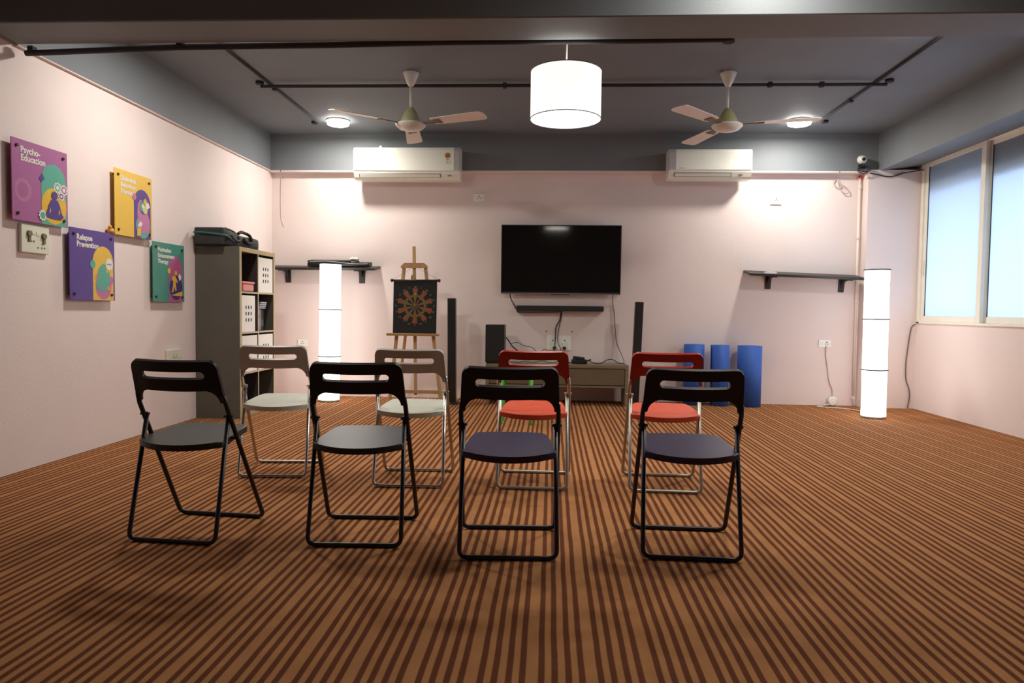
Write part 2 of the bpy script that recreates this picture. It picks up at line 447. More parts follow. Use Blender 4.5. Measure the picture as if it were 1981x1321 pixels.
# ------------------------------------------------------------------ ceiling fans
M_FAN = mat('cream_fan_enamel', (0.78, 0.76, 0.70), 0.35, 0.03)
M_FANB = mat('fan_blade_enamel', (0.80, 0.71, 0.64), 0.4, 0.04)
M_FANM = mat('olive_fan_motor', (0.40, 0.39, 0.20), 0.4, 0.05)
M_BRK = mat('brown_fan_bracket', (0.13, 0.10, 0.06), 0.5)
def fan(x, y, a0, L, pitch, label):
    t = empty('ceiling_fan', (x, y, ZC), label, 'ceiling fan', 'white three blade ceiling fans')
    b = MB(); b.lathe([(0.010, -0.112), (0.020, -0.105), (0.036, -0.075), (0.055, -0.030), (0.062, -0.010), (0.060, -0.002)], seg=28); b.build('canopy', M_FAN, t)
    b = MB(); b.tube([(0, 0, -0.11), (0, 0, -0.285)], 0.010, 12); b.build('down_rod', M_FAN, t)
    b = MB(); b.lathe([(0.080, -0.388), (0.076, -0.372), (0.066, -0.345), (0.045, -0.305), (0.026, -0.280), (0.014, -0.272)], seg=32); b.build('motor_cover', M_FANM, t)
    b = MB(); b.lathe([(0.0, -0.452), (0.05, -0.448), (0.09, -0.435), (0.115, -0.412), (0.118, -0.402), (0.100, -0.392), (0.078, -0.386)], seg=36, capb=False); b.build('motor_bowl', M_FAN, t)
    for k in range(3):
        a = math.radians(a0 + 120*k)
        Rz = Matrix.Rotation(a, 4, 'Z'); Rp = Matrix.Rotation(math.radians(pitch), 4, 'X')
        Mx = Matrix.Translation((0, 0, -0.398)) @ Rz @ Rp
        pts = [(0.20, -0.050), (0.24, -0.056), (L-0.05, -0.068), (L-0.015, -0.06), (L, -0.03), (L, 0.03), (L-0.015, 0.06), (L-0.05, 0.068), (0.24, 0.056), (0.20, 0.050)]
        b = MB(); b.poly(pts, 0.005, Mx)
        bl = b.build('blade', M_FANB, t)
        b = MB(); b.poly([(0.085, -0.018), (0.20, -0.020), (0.27, -0.034), (0.27, 0.034), (0.20, 0.020), (0.085, 0.018)], 0.006, Mx @ Matrix.Translation((0, 0, -0.0065)))
        b.build('blade_bracket', M_BRK, bl)
    return t
fan(-1.118, 5.567, 98, 0.655, -10, 'white three blade ceiling fan before the wide stickered air conditioner')
fan(1.330, 5.610, 106, 0.67, 5, 'white three blade ceiling fan before the smaller air conditioner')

# ------------------------------------------------------------------ folding chairs
def seat_outline():
    pts = []
    for k in range(-6, 7):       # rear edge, bowed back
        u = k/6; pts.append((0.182*u, -0.205 + 0.078*abs(u)**2.2))
    pts += [(0.186, -0.112), (0.184, -0.095), (0.176, -0.03), (0.166, 0.06), (0.158, 0.125), (0.150, 0.146), (0.132, 0.157)]
    pts += [(0.05, 0.160), (-0.05, 0.160)]
    pts += [(-0.132, 0.157), (-0.150, 0.146), (-0.158, 0.125), (-0.166, 0.06), (-0.176, -0.03), (-0.184, -0.095), (-0.186, -0.112)]
    return pts
def backrest_mesh():
    bm = MB(); B = bm.bm
    zt, zb, th = 0.742, 0.622, 0.0075
    sw, sz, sh = 0.133, 0.687, 0.0155      # slot half width, centre, half height
    us = set()
    N = 48
    for i in range(N+1): us.add(round(-1+2*i/N, 4))
    HW = 0.187
    extra = [sw, sw-0.002, sw-0.006, sw-0.011, sw-sh, 0.146, 0.150, 0.155, 0.160, 0.1645, 0.1665, 0.1675, 0.175, 0.180, 0.184, 0.1865]
    for e in extra: us.add(round(e/HW, 4)); us.add(round(-e/HW, 4))
    us = sorted(us)
    def top(x):
        a = abs(x); r = 0.034
        z = zt + 0.004*(a/HW)**2
        if a > HW-r: z -= r - math.sqrt(max(0, r*r-(a-(HW-r))**2))
        return z
    def bot(x):
        a = abs(x)
        if a < 0.120: return zb - 0.004*(1-(a/0.12)**2)
        if a < 0.1675:
            t = (a-0.120)/0.0475
            return zb - 0.052*(1-math.sqrt(max(0, 1-t*t)))
        return 0.570
    def slot(x):
        a = abs(x)
        if a >= sw: return (sz, sz)
        h = sh
        if a > sw-sh: h = sh*math.sqrt(max(0, 1-((a-(sw-sh))/sh)**2))
        off = 0.0025*(1-(a/sw)**2)
        return (sz-h-off, sz+h-off)
    def P(x, z, s):
        t = (z-0.570)/(0.742-0.570)
        y = -0.1133 + (-0.1707+0.1133)*t - 0.028*(1-(x/HW)**2)*min(1, max(0, (z-0.575)/0.06))
        xx = x*(1.045 - 0.055*t)
        return Vector((xx, y + s*th*(0.8), z + s*th*0.5))
    def colv(x, s):
        a = slot(x); return [B.verts.new(P(x, z, s)) for z in (bot(x), a[0], a[1], top(x))]
    X = [u*HW for u in us]
    F = [colv(x, 1) for x in X]; K = [colv(x, -1) for x in X]
    def q(a, b, c, d):
        vs = []
        for v in (a, b, c, d):
            if v not in vs: vs.append(v)
        try:
            f = B.faces.new(vs); f.smooth = False
        except ValueError: pass
    n = len(X)
    for i in range(n-1):
        for j in (0, 2):
            q(F[i][j], F[i+1][j], F[i+1][j+1], F[i][j+1]); q(K[i][j+1], K[i+1][j+1], K[i+1][j], K[i][j])
        q(F[i][3], F[i+1][3], K[i+1][3], K[i][3]); q(K[i][0], K[i+1][0], F[i+1][0], F[i][0])
        if abs(X[i]) <= sw+1e-4 and abs(X[i+1]) <= sw+1e-4:
            q(F[i][1], F[i+1][1], K[i+1][1], K[i][1]); q(K[i][2], K[i+1][2], F[i+1][2], F[i][2])
    for i in (0, n-1):
        for j in (0, 2): q(F[i][j], F[i][j+1], K[i][j+1], K[i][j])
    bmesh.ops.remove_doubles(B, verts=B.verts[:], dist=0.0004)
    return bm
def make_chair(x, y, rz, seat_m, back_m, frame_m, label, group):
    t = empty('folding_chair', (x, y, 0), label, 'chair', group, rz)
    bm = backrest_mesh(); o = bm.build('backrest', back_m, t)
    for p in o.data.polygons: p.use_smooth = True
    o.data.set_sharp_from_angle(angle=math.radians(40))
    s = MB()
    slope = math.atan2(0.4373-0.411, 0.158+0.125)
    Mx = Matrix.Translation((0, -0.125, 0.411)) @ Matrix.Rotation(slope, 4, 'X') @ Matrix.Translation((0, 0.125, -0.026))
    s.poly(seat_outline(), 0.026, Mx, bev=0.007); s.build('seat', seat_m, t)
    w = 0.1986; r = 0.0098
    fb = round_path([(-0.188, -0.124, 0.600), (-0.192, -0.108, 0.560), (-w-0.004, 0.193, r), (w+0.004, 0.193, r), (0.192, -0.108, 0.560), (0.188, -0.124, 0.600)], 0.034, 6)
    # keep only the two lower corners rounded tightly
    fb = [Vector((-0.188, -0.124, 0.600)), Vector((-0.192, -0.108, 0.560))] + round_path([(-0.192, -0.108, 0.560), (-w-0.004, 0.193, r), (w+0.004, 0.193, r), (0.192, -0.108, 0.560)], 0.034, 6)[1:-1] + [Vector((0.192, -0.108, 0.560)), Vector((0.188, -0.124, 0.600))]
    b = MB(); b.tube(fb, r, 10); b.build('front_leg_frame', frame_m, t)
    w2 = w-0.016
    rb = round_path([(-w2, -0.072, 0.512), (-w2-0.006, -0.193, r), (w2+0.006, -0.193, r), (w2, -0.072, 0.512)], 0.034, 6)
    b = MB(); b.tube(rb, r*0.95, 10); b.build('rear_leg_frame', frame_m, t)
    for sx in (-1, 1):
        b = MB(); b.tube([(sx*(w2-0.014), -0.080, 0.508), (sx*(w+0.008), -0.080, 0.508)], 0.0065, 8)
        b.box(sx*w2-0.003, sx*w2+0.003, -0.089, -0.070, 0.497, 0.517, bev=0.002)
        b.build('hinge', frame_m, t)
        b = MB(); b.tube([(sx*0.160, -0.026, 0.409), (sx*(w+0.004), -0.024, 0.409)], 0.006, 8); b.build('seat_pin', frame_m, t)
        b = MB(); b.tube([(sx*0.165, -0.120, 0.398), (sx*(w2+0.004), -0.099, 0.398)], 0.006, 8); b.build('seat_pin', frame_m, t)
    return t
def plast(name, c, rough=0.42): return mat(name, c, rough, 0.05, 20, 0.04, 400, spec=0.32)
P_BLK = plast('chair_black', (0.009, 0.009, 0.009), 0.45)
P_BLK2 = plast('chair_black_violet', (0.011, 0.009, 0.012), 0.45)
P_NAVY = plast('chair_black_navy', (0.010, 0.008, 0.018), 0.45)
P_OLV = plast('seat_charcoal_green', (0.024, 0.027, 0.020), 0.4)
P_GRY = plast('seat_charcoal_violet', (0.029, 0.025, 0.037), 0.4)
P_PUR = plast('seat_dark_violet', (0.027, 0.016, 0.068), 0.4)
P_PUR2 = plast('seat_slate_violet', (0.034, 0.025, 0.068), 0.4)
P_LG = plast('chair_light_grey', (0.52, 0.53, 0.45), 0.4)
P_LG_SHADED = plast('chair_light_grey_shaded_back', (0.42, 0.40, 0.38), 0.4)  # same grey plastic, with the shade on the backrest put into its colour
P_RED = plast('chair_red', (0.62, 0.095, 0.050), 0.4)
P_RED_SHADED = plast('chair_red_shaded_back', (0.36, 0.020, 0.009), 0.4)  # same red plastic, darkened because the backrest faces away from the light
F_BLK = mat('black_steel_tube', (0.010, 0.010, 0.012), 0.35, 0.1)
F_NVY = mat('navy_black_steel_tube', (0.010, 0.009, 0.018), 0.35, 0.1)
FG, RG = 'black folding chairs in the front row', 'coloured folding chairs in the second row'
make_chair(-1.511, 2.953, -0.075, P_OLV, P_BLK, F_BLK, 'black folding chair with charcoal green seat standing nearest the posters', FG)
make_chair(-0.789, 2.973, 0.050, P_GRY, P_BLK2, F_BLK, 'black folding chair with charcoal violet seat, before the two grey chairs', FG)
make_chair(-0.162, 2.881, 0.050, P_PUR, P_NAVY, F_NVY, 'black folding chair with dark violet seat, directly before the television bench', FG)
make_chair(0.566, 2.940, -0.033, P_PUR2, P_NAVY, F_NVY, 'black folding chair with slate violet seat, overlapping the blue mats', FG)
make_chair(-1.577, 4.076, 0.095, P_LG, P_LG_SHADED, M_CHROME, 'light grey folding chair with chrome legs standing before the cabinet', RG)
make_chair(-0.761, 3.934, 0.024, P_LG, P_LG_SHADED, M_CHROME, 'light grey folding chair with chrome legs standing before the easel', RG)
make_chair(-0.088, 3.958, -0.016, P_RED, P_RED_SHADED, M_SILVER, 'red folding chair with silver legs before the low television bench', RG)
make_chair(0.627, 3.963, -0.038, P_RED, P_RED_SHADED, M_SILVER, 'red folding chair with silver legs nearest the blue mats', RG)

# ------------------------------------------------------------------ cabinet
W_SIDE = mat('grey_brown_laminate', (0.105, 0.098, 0.080), 0.5, 0.05, 5)
W_EDGE = wood('pale_oak_edge', srgb(168, 146, 102), srgb(186, 164, 120), 0.5, 'Z')
W_IN = mat('dark_grey_laminate', (0.040, 0.032, 0.036), 0.55, 0.08)
CY0, CY1, CXB, CXF, CH = 5.906, 6.676, XL+0.004, -2.643, 1.470
cab = empty('shelf_unit', ((CXB+CXF)/2, (CY0+CY1)/2, 0), 'grey cube shelf unit with pale edges standing against the left wall', 'shelf unit')
co = Vector(cab.location)
def cabp(name, m, x0, x1, y0, y1, z0, z1, edge=True):
    b = MB(); b.box(x0-co.x, x1-0.003*edge-co.x, y0-co.y, y1-co.y, z0, z1, bev=0.0008, seg=1); o = b.build(name, m, cab)
    if edge:
        e = MB(); e.box(x1-0.003-co.x, x1-co.x, y0-co.y, y1-co.y, z0, z1); e.build('edge_band', W_EDGE, o)
    return o
T = 0.038; t_ = 0.016
cabp('side_panel', W_SIDE, CXB, CXF, CY0, CY0+T, T, CH-T); cabp('side_panel', W_SIDE, CXB, CXF, CY1-T, CY1, T, CH-T)
cabp('top_panel', W_SIDE, CXB, CXF, CY0, CY1, CH-T, CH); cabp('bottom_panel', W_SIDE, CXB, CXF, CY0, CY1, 0, T)
zs = [T+0.0, 0.381, 0.732, 1.083]
for z in zs[1:]: cabp('shelf_board', W_IN, CXB, CXF-0.002, CY0+T, CY1-T, z-t_/2, z+t_/2)
ym = (CY0+CY1)/2
lv = [T, 0.381, 0.732, 1.083, CH-T]
for i in range(4):
    a = lv[i]+(t_/2 if i else 0); bz = lv[i+1]-(t_/2 if i < 3 else 0)
    cabp('divider', W_IN, CXB, CXF-0.002, ym-t_/2, ym+t_/2, a, bz)
b = MB(); b.box(CXB-co.x, CXB+0.006-co.x, CY0+T-co.y, CY1-T-co.y, T, CH-T); b.build('back_panel', W_IN, cab)
M_BOX = mat('white_box_plastic', (0.74, 0.71, 0.63), 0.4, 0.03)
M_HOLE = mat('dark_hole', (0.012, 0.012, 0.012), 0.9)
def cell(col, row):     # row 0 = top
    a = lv[3-row]+t_/2 if row < 3 else T
    y0 = CY0+T if col == 0 else ym+t_/2
    y1 = ym-t_/2 if col == 0 else CY1-T
    return y0, y1, a
def storage_box(col, row, holes, label, w=0.325, inset=0.006, h=0.318, dy=0.0):
    y0, y1, z0 = cell(col, row); yc = (y0+y1)/2 + dy
    xf = CXF-inset; d = 0.35
    t = empty('storage_box', (xf-d/2, yc, z0), label, 'storage box', 'white boxes in the shelf unit')
    b = MB(); b.box(-d/2, d/2-0.004, -w/2, w/2, 0.0, h, bev=0.006)
    b.build('box_body', M_BOX, t)
    # front sheet with nine real openings
    f = MB(); X0, X1 = d/2-0.004, d/2
    if holes:
        hs = [(-0.052, 0.022), (0.0, 0.022), (0.052, 0.022)]
        zr = [h*0.5-0.055, h*0.5, h*0.5+0.055]
        ys = [-w/2] + [v for c, hw in hs for v in (c-hw/2, c+hw/2)] + [w/2]
        zz = [0.0] + [v for c in zr for v in (c-0.0145, c+0.0145)] + [h]
        for i in range(len(ys)-1):
            for j in range(len(zz)-1):
                if i % 2 == 1 and j % 2 == 1: continue
                f.box(X0, X1, ys[i], ys[i+1], zz[j], zz[j+1])
        f.build('box_front', M_BOX, t)
        g = MB(); g.box(X0-0.0005, X1-0.0006, -0.070, 0.070, zr[0]-0.018, zr[2]+0.018); g.build('hole_backing', M_HOLE, t)
    else:
        f.box(X0, X1, -w/2, w/2, 0, h, bev=0.002); f.build('box_front', M_BOX, t)
    return t
storage_box(1, 0, True, 'white box with nine holes in the top row of the shelf unit')
storage_box(0, 1, True, 'white box with nine holes in the second row, above the plain white box', w=0.27, dy=-0.02)
storage_box(1, 2, True, 'white box with nine holes in the third row, partly behind a grey chair')
storage_box(0, 2, False, 'plain white box without holes in the third row of the shelf unit')
# things in the open cells
y0, y1, z0 = cell(0, 0)
t = empty('food_tub', (-2.705, 6.10, z0), 'wide red plastic tub standing in the top open cell', 'tub')
b = MB(); b.box(-0.055, 0.055, -0.125, 0.115, 0.0, 0.072, bev=0.014); b.build('tub_body', mat('red_tub_plastic', srgb(204, 84, 66), 0.4), t)
b = MB(); b.box(-0.060, 0.060, -0.130, 0.120, 0.070, 0.088, bev=0.006); b.build('tub_lid', mat('pink_tub_lid', srgb(222, 108, 92), 0.4), t)
t = empty('jar', (-2.83, 6.03, z0), 'pale jar behind the red tub in the top open cell', 'jar')
b = MB(); b.lathe([(0.045, 0), (0.048, 0.12), (0.040, 0.145)], seg=20); b.build('jar_body', mat('pale_jar', srgb(150, 146, 138), 0.4), t)
b = MB(); b.lathe([(0.043, 0.142), (0.043, 0.17)], seg=20); b.build('jar_lid', mat('pale_jar_lid', srgb(190, 188, 180), 0.4), t)
y0, y1, z0 = cell(1, 1)
t = empty('box_file', (-2.82, 6.40, z0), 'grey box file with a round finger hole in the second row', 'box file')
b = MB(); b.box(-0.13, 0.13, -0.055, 0.055, 0, 0.20, bev=0.003); b.build('file_body', mat('grey_card', srgb(132, 124, 122), 0.6), t)
b = MB(); b.tube([(0.1295, 0.0, 0.13), (0.1312, 0.0, 0.13)], 0.018, 16); b.build('finger_hole', M_HOLE, t)
t = empty('binder', (-2.83, 6.53, z0), 'black upright binder beside the grey box file', 'binder')
b = MB(); b.box(-0.12, 0.12, -0.045, 0.045, 0, 0.195, bev=0.004); b.build('binder_cover', M_BLACKM, t)
b = MB(); b.box(-0.115, 0.122, -0.03, 0.03, 0.04, 0.10); b.build('spine_label', mat('slate_label', srgb(60, 62, 70), 0.6), t)
o = None
t = empty('paper_bundle', (-2.79, 6.45, z0+0.202), 'crumpled blue white paper bundle lying on the box file', 'paper')
b = MB()
for k in range(4):
    a = 0.1*k
    b.box(-0.11, 0.11+0.006*k, -0.10+0.004*k, 0.09, 0.001+0.016*k, 0.014+0.016*k, bev=0.004, rot=Matrix.Rotation(a*0.35, 3, 'Z'))
b.build('sheets', mat('blue_white_paper', srgb(176, 178, 200), 0.6, 0.12, 30), t)

# bag on top of the cabinet
M_BAG = mat('black_bag_fabric', (0.020, 0.020, 0.018), 0.7, 0.25, 30, 0.15, 150)
M_BAG2 = mat('dark_grey_bag_fabric', (0.038, 0.036, 0.031), 0.75, 0.25, 30, 0.15, 150)
M_TEAL = mat('teal_piping', (0.012, 0.10, 0.10), 0.5)
bagx, bagy = -2.875, 6.20
t = empty('duffel_bag', (bagx, bagy, CH+0.002), 'black duffel bag with teal piping lying on top of the shelf unit', 'bag')
def bag_body(y0, y1, hw, h0, h1, nseg=14):
    b = MB(); B = b.bm; rings = []
    for i in range(nseg+1):
        u = i/nseg; y = y0+(y1-y0)*u
        e = min(1.0, (min(u, 1-u)*nseg/1.6+0.62)) if True else 1
        h = (h0+(h1-h0)*u)*(0.96+0.05*math.sin(9*u)); w = hw*(1+0.04*math.sin(7*u+1))
        ring = []
        for k in range(20):
            a = 2*PI*k/20; c, s = math.cos(a), math.sin(a)
            p = 0.38
            x = w*e*math.copysign(abs(c)**p, c); z = h/2 + (h/2)*min(1, e+0.1)*math.copysign(abs(s)**p, s)
            ring.append(B.verts.new((x, y, max(0, z))))
        rings.append(ring)
    for A, C in zip(rings, rings[1:]):
        for k in range(20):
            f = B.faces.new((A[k], A[(k+1) % 20], C[(k+1) % 20], C[k])); f.smooth = True
    B.faces.new(rings[0][::-1]); B.faces.new(rings[-1]); return b
bag_body(-0.355, 0.385, 0.128, 0.148, 0.118).build('bag_body', [M_BAG2], t)
b = MB(); b.box(-0.126, 0.126, -0.372, -0.340, 0.004, 0.150, bev=0.012); b.build('end_panel', M_BAG, t)
b = MB(); b.tube(smooth_path([(-0.13, -0.36, 0.108), (-0.05, -0.378, 0.104), (0.06, -0.378, 0.094), (0.128, -0.366, 0.085), (0.138, -0.32, 0.080), (0.137, -0.24, 0.060), (0.134, -0.18, 0.045)]), 0.010, 8); b.build('piping', M_TEAL, t)
for yy, xx in ((-0.20, 0.02), (0.05, 0.05)):
    b = MB(); b.tube(smooth_path([(xx+0.05, yy-0.08, 0.130), (xx+0.055, yy-0.03, 0.150), (xx+0.05, yy+0.04, 0.150), (xx+0.075, yy+0.10, 0.13), (0.140, yy+0.12, 0.07), (0.140, yy+0.04, 0.055), (0.139, yy-0.05, 0.085)]), 0.014, 8)
    b.build('strap', M_BLACKM, t)
b = MB(); b.box(0.128, 0.145, 0.08, 0.13, 0.050, 0.064, bev=0.003); b.build('buckle', M_CHROME, t)

# ------------------------------------------------------------------ wall shelves
M_SHELF = wood('black_brown_shelf', (0.016, 0.013, 0.012), (0.028, 0.023, 0.020), 0.45, 'X')
M_BRKT = mat('black_bracket', (0.013, 0.012, 0.012), 0.5)
def wall_shelf(x0, x1, z, tilt, depth, bxs, slope, label):
    t = empty('wall_shelf', ((x0+x1)/2, YB, z), label, 'shelf', 'black wall shelves', rot=(tilt, slope, 0))
    L = (x1-x0)/2
    b = MB(); b.box(-L, L, -depth, -0.008, -0.026, 0.0, bev=0.002, seg=1); b.build('board', M_SHELF, t)
    for bx in bxs:
        xx = bx-(x0+x1)/2
        k = MB()
        k.box(xx-0.034, xx+0.034, -0.03, -0.006, -0.050, -0.027, bev=0.003)
        k.box(xx-0.032, xx+0.032, -depth*0.82, -0.010, -0.040, -0.0265, bev=0.003)
        k.box(xx-0.030, xx+0.030, -0.032, -0.010, -0.185, -0.03, bev=0.003)
        # curved gusset
        pts = [(-0.03, -0.03)] + [(-0.03-(depth*0.72)*(1-math.cos(a)) if False else -0.03-depth*0.70*(1-math.sin(a)), -0.038-0.115*(1-math.cos(a))) for a in [PI/2*j/8 for j in range(9)]]
        Mx = Matrix(((0, 0, 1, xx-0.012), (1, 0, 0, 0), (0, 1, 0, 0), (0, 0, 0, 1)))
        k.poly(pts, 0.024, Mx)
        k.build('bracket', M_BRKT, t)
    return t
wall_shelf(-2.998, -1.842, 1.412, math.radians(7.5), 0.27, (-2.855, -2.045), 0.0, 'black wall shelf with a black case on it, beside the shelf unit')
wall_shelf(2.003, 3.150, 1.386, math.radians(9), 0.27, (2.265, 3.015), math.radians(2.0), 'black wall shelf above the blue mats, nearly empty')
# items on the left shelf
t = empty('tripod_case', (-2.24, 7.44, 1.398), 'long flat black case lying on the wall shelf above a floor lamp', 'case', rot=(math.radians(7.5), 0, 0))
b = MB(); b.box(-0.33, 0.33, -0.08, 0.07, 0.0, 0.045, bev=0.012); b.box(-0.33, 0.10, -0.07, 0.06, 0.044, 0.066, bev=0.010); b.build('case_body', M_BLACK, t)
b = MB(); b.tube(smooth_path([(-0.30, -0.081, 0.052), (-0.10, -0.083, 0.058), (0.08, -0.083, 0.04), (0.22, -0.083, 0.032), (0.32, -0.080, 0.034)]), 0.004, 6); b.build('zip', mat('grey_zip', (0.3, 0.3, 0.28), 0.4), t)
b = MB(); b.tube(smooth_path([(0.12, -0.03, 0.045), (0.14, -0.06, 0.07), (0.19, -0.06, 0.068), (0.22, -0.03, 0.045)]), 0.006, 6); b.build('case_handle', M_BLACK, t)
t = empty('plastic_bag', (-2.085, 7.43, 1.444), 'small crumpled clear plastic bag on the black case', 'bag')
b = MB()
for k in range(5): b.lathe([(0.0, 0.0), (0.026, 0.008), (0.030+0.004*k, 0.022), (0.016, 0.042), (0.0, 0.05)], c=(0.02*math.cos(k*1.3), 0.02*math.sin(k*1.7), 0.002*k), seg=7, smooth=False, capb=False, capt=False)
b.build('crumpled_film', mat('clear_film', (0.62, 0.55, 0.50), 0.2, 0.15, 40), t)
t = empty('plastic_packet', (2.22, 7.40, 1.357), 'small clear packet lying on the wall shelf above the mats', 'packet', rot=(math.radians(9), math.radians(2), 0))
b = MB(); b.box(-0.05, 0.06, -0.05, 0.05, 0.001, 0.014, bev=0.005); b.box(-0.03, 0.07, -0.03, 0.05, 0.013, 0.022, bev=0.004); b.build('packet_film', mat('grey_clear_film', (0.5, 0.48, 0.46), 0.25, 0.1, 40), t)

# ------------------------------------------------------------------ television and sound
tv = empty('television', (0.094, YB, 1.131), 'large black flat television mounted on the pink back wall', 'television', rot=(math.radians(1.3), 0, 0))
rollq = Matrix.Rotation(math.radians(0.35), 3, 'Y')
b = MB(); b.box(-0.629, 0.629, -0.080, -0.045, 0.012, 0.724, bev=0.004); b.build('tv_body', mat('black_tv_shell', (0.010, 0.010, 0.010), 0.4), tv)
b = MB(); b.box(-0.619, 0.619, -0.0815, -0.0795, 0.026, 0.715); b.build('screen', mat('black_screen', (0.0045, 0.0045, 0.0045), 0.07, 0.02, spec=0.35), tv)
b = MB(); b.box(-0.629, 0.629, -0.084, -0.045, 0.0, 0.013, bev=0.003); b.build('bottom_trim', mat('dark_silver_trim', (0.22, 0.21, 0.20), 0.35, metal=0.6), tv)
b = MB(); b.box(-0.10, 0.10, -0.075, -0.055, -0.008, 0.001, bev=0.002); b.build('sensor_bar', M_BLACK, tv)
b = MB(); b.box(-0.25, 0.25, -0.047, -0.002, 0.18, 0.54, bev=0.004); b.build('wall_bracket', M_BLACKM, tv)

sb = empty('soundbar', (0.091, YB, 0.952), 'long thin black soundbar mounted under the television', 'soundbar')
b = MB(); b.box(-0.459, 0.459, -0.095, -0.015, 0.0, 0.056, bev=0.006); b.build('bar_body', M_BLACK, sb)
b = MB(); b.box(-0.45, 0.45, -0.0965, -0.0945, 0.006, 0.050); b.build('grille', M_BLACKM, sb)
for sx in (-0.3, 0.3):
    b = MB(); b.box(sx-0.02, sx+0.02, -0.02, -0.001, 0.006, 0.046); b.build('wall_bracket', M_BLACKM, sb)

M_TWR = wood('dark_speaker_wood', (0.012, 0.008, 0.008), (0.022, 0.014, 0.014), 0.4, 'Z')
def tower(x, y, h, rot, label):
    t = empty('tower_speaker', (x, y, 0), label, 'speaker', 'slim black tower speakers', rot=rot)
    b = MB(); b.box(-0.058, 0.058, -0.10, 0.075, 0.0, 0.016, bev=0.005); b.build('base_plate', M_BLACK, t)
    b = MB(); b.box(-0.040, 0.040, -0.045, 0.045, 0.014, h, bev=0.004); b.build('cabinet', M_TWR, t)
    b = MB(); b.box(-0.030, 0.030, -0.0475, -0.0445, 0.30, h-0.02, bev=0.001, seg=1); b.build('grille', M_BLACKM, t)
    return t
tower(-0.995, 7.16, 1.07, (0, -0.010, 0), 'slim black tower speaker standing between the easel and the television bench')
tower(0.850, 7.19, 1.055, (0, 0.030, 0), 'slim black tower speaker leaning slightly, between bench and blue mats')

# bench
M_BEN = wood('brown_bench_laminate', (0.20, 0.155, 0.095), (0.25, 0.195, 0.125), 0.45, 'X')
M_BEND = wood('brown_drawer_laminate', (0.15, 0.115, 0.065), (0.18, 0.14, 0.082), 0.45, 'X')
bx0, bx1, by0, by1, bz = -0.655, 0.785, 7.15, 7.555, 0.415
bn = empty('tv_bench', ((bx0+bx1)/2, (by0+by1)/2, 0), 'low brown television bench with drawers under the television', 'bench')
bo = Vector(bn.location)
def bp_(name, m, x0, x1, y0, y1, z0, z1, bev=0.002):
    b = MB(); b.box(x0-bo.x, x1-bo.x, y0-bo.y, y1-bo.y, z0, z1, bev=bev, seg=1); return b.build(name, m, bn)
bp_('top_panel', M_BEN, bx0, bx1, by0, by1, bz-0.034, bz)
bp_('side_panel', M_BEN, bx0, bx0+0.034, by0, by1, 0.0, bz-0.034); bp_('side_panel', M_BEN, bx1-0.034, bx1, by0, by1, 0.0, bz-0.034)
bp_('bottom_panel', M_BEN, bx0+0.034, bx1-0.034, by0+0.01, by1, 0.185, 0.205)
bp_('back_panel', M_BEN, bx0+0.034, bx1-0.034, by1-0.012, by1, 0.205, bz-0.034)
for k in range(2):
    w = (bx1-bx0-0.068)/2
    xa = bx0+0.034+w*k+0.004
    d = bp_('drawer', M_BEND, xa, xa+w-0.008, by0+0.006, by1-0.02, 0.212, bz-0.040)
# subwoofer on the bench
t = empty('subwoofer', (-0.565, 7.285, bz), 'black box subwoofer standing on the far end of the bench by the easel', 'speaker')
b = MB(); b.box(-0.096, 0.096, -0.13, 0.13, 0.012, 0.392, bev=0.005); b.build('cabinet', M_TWR, t)
b = MB(); b.box(-0.086, 0.086, -0.134, -0.129, 0.03, 0.380, bev=0.003); b.build('grille', M_BLACKM, t)
for sx in (-1, 1):
    for sy in (-1, 1):
        b = MB(); b.lathe([(0.012, 0), (0.014, 0.013)], c=(sx*0.075, sy*0.105, 0), seg=12); b.build('foot', M_BLACK, t)
t = empty('set_top_box', (0.30, 7.30, bz), 'small flat black set top box on the bench', 'set top box')
b = MB(); b.box(-0.085, 0.075, -0.06, 0.06, 0.004, 0.045, bev=0.006); b.build('box_body', M_BLACK, t)
b = MB(); b.box(-0.07, 0.05, -0.05, 0.05, 0.044, 0.072, bev=0.008, rot=Matrix.Rotation(0.12, 3, 'Y')); b.build('top_cover', M_BLACKM, t)
b = MB(); b.tube([(0.07, 0.0, 0.03), (0.115, -0.01, 0.045)], 0.008, 8); b.build('plug', M_BLACK, t)
t = empty('power_strip', (-0.14, 7.33, bz), 'white power strip with plugs lying on the bench', 'power strip')
b = MB(); b.box(-0.20, 0.22, -0.03, 0.03, 0.0, 0.038, bev=0.005); b.build('strip_body', M_CREAM, t)
for px in (-0.10, 0.0, 0.12):
    b = MB(); b.box(px-0.022, px+0.022, -0.02, 0.02, 0.036, 0.062, bev=0.005); b.build('plug', M_BLACK, t)
# small green stool behind the red chair by the bench
M_GRN = mat('bright_green_plastic', (0.10, 0.42, 0.03), 0.4)
t = empty('small_stool', (-0.28, 6.02, 0), 'small bright green stool standing behind the red chair by the bench', 'stool')
b = MB(); b.lathe([(0.150, 0.385), (0.158, 0.392), (0.158, 0.412), (0.150, 0.42)], seg=32); b.build('stool_seat', M_GRN, t)
for sx, sy in ((-1, -1), (1, -1), (1, 1), (-1, 1)):
    b = MB(); b.tube([(sx*0.116, sy*0.10, 0.387), (sx*0.126, sy*0.11, 0.012), (sx*0.126, sy*0.11, 0.0)], [0.0175, 0.0135, 0.009], 12); b.build('leg', M_GRN, t)

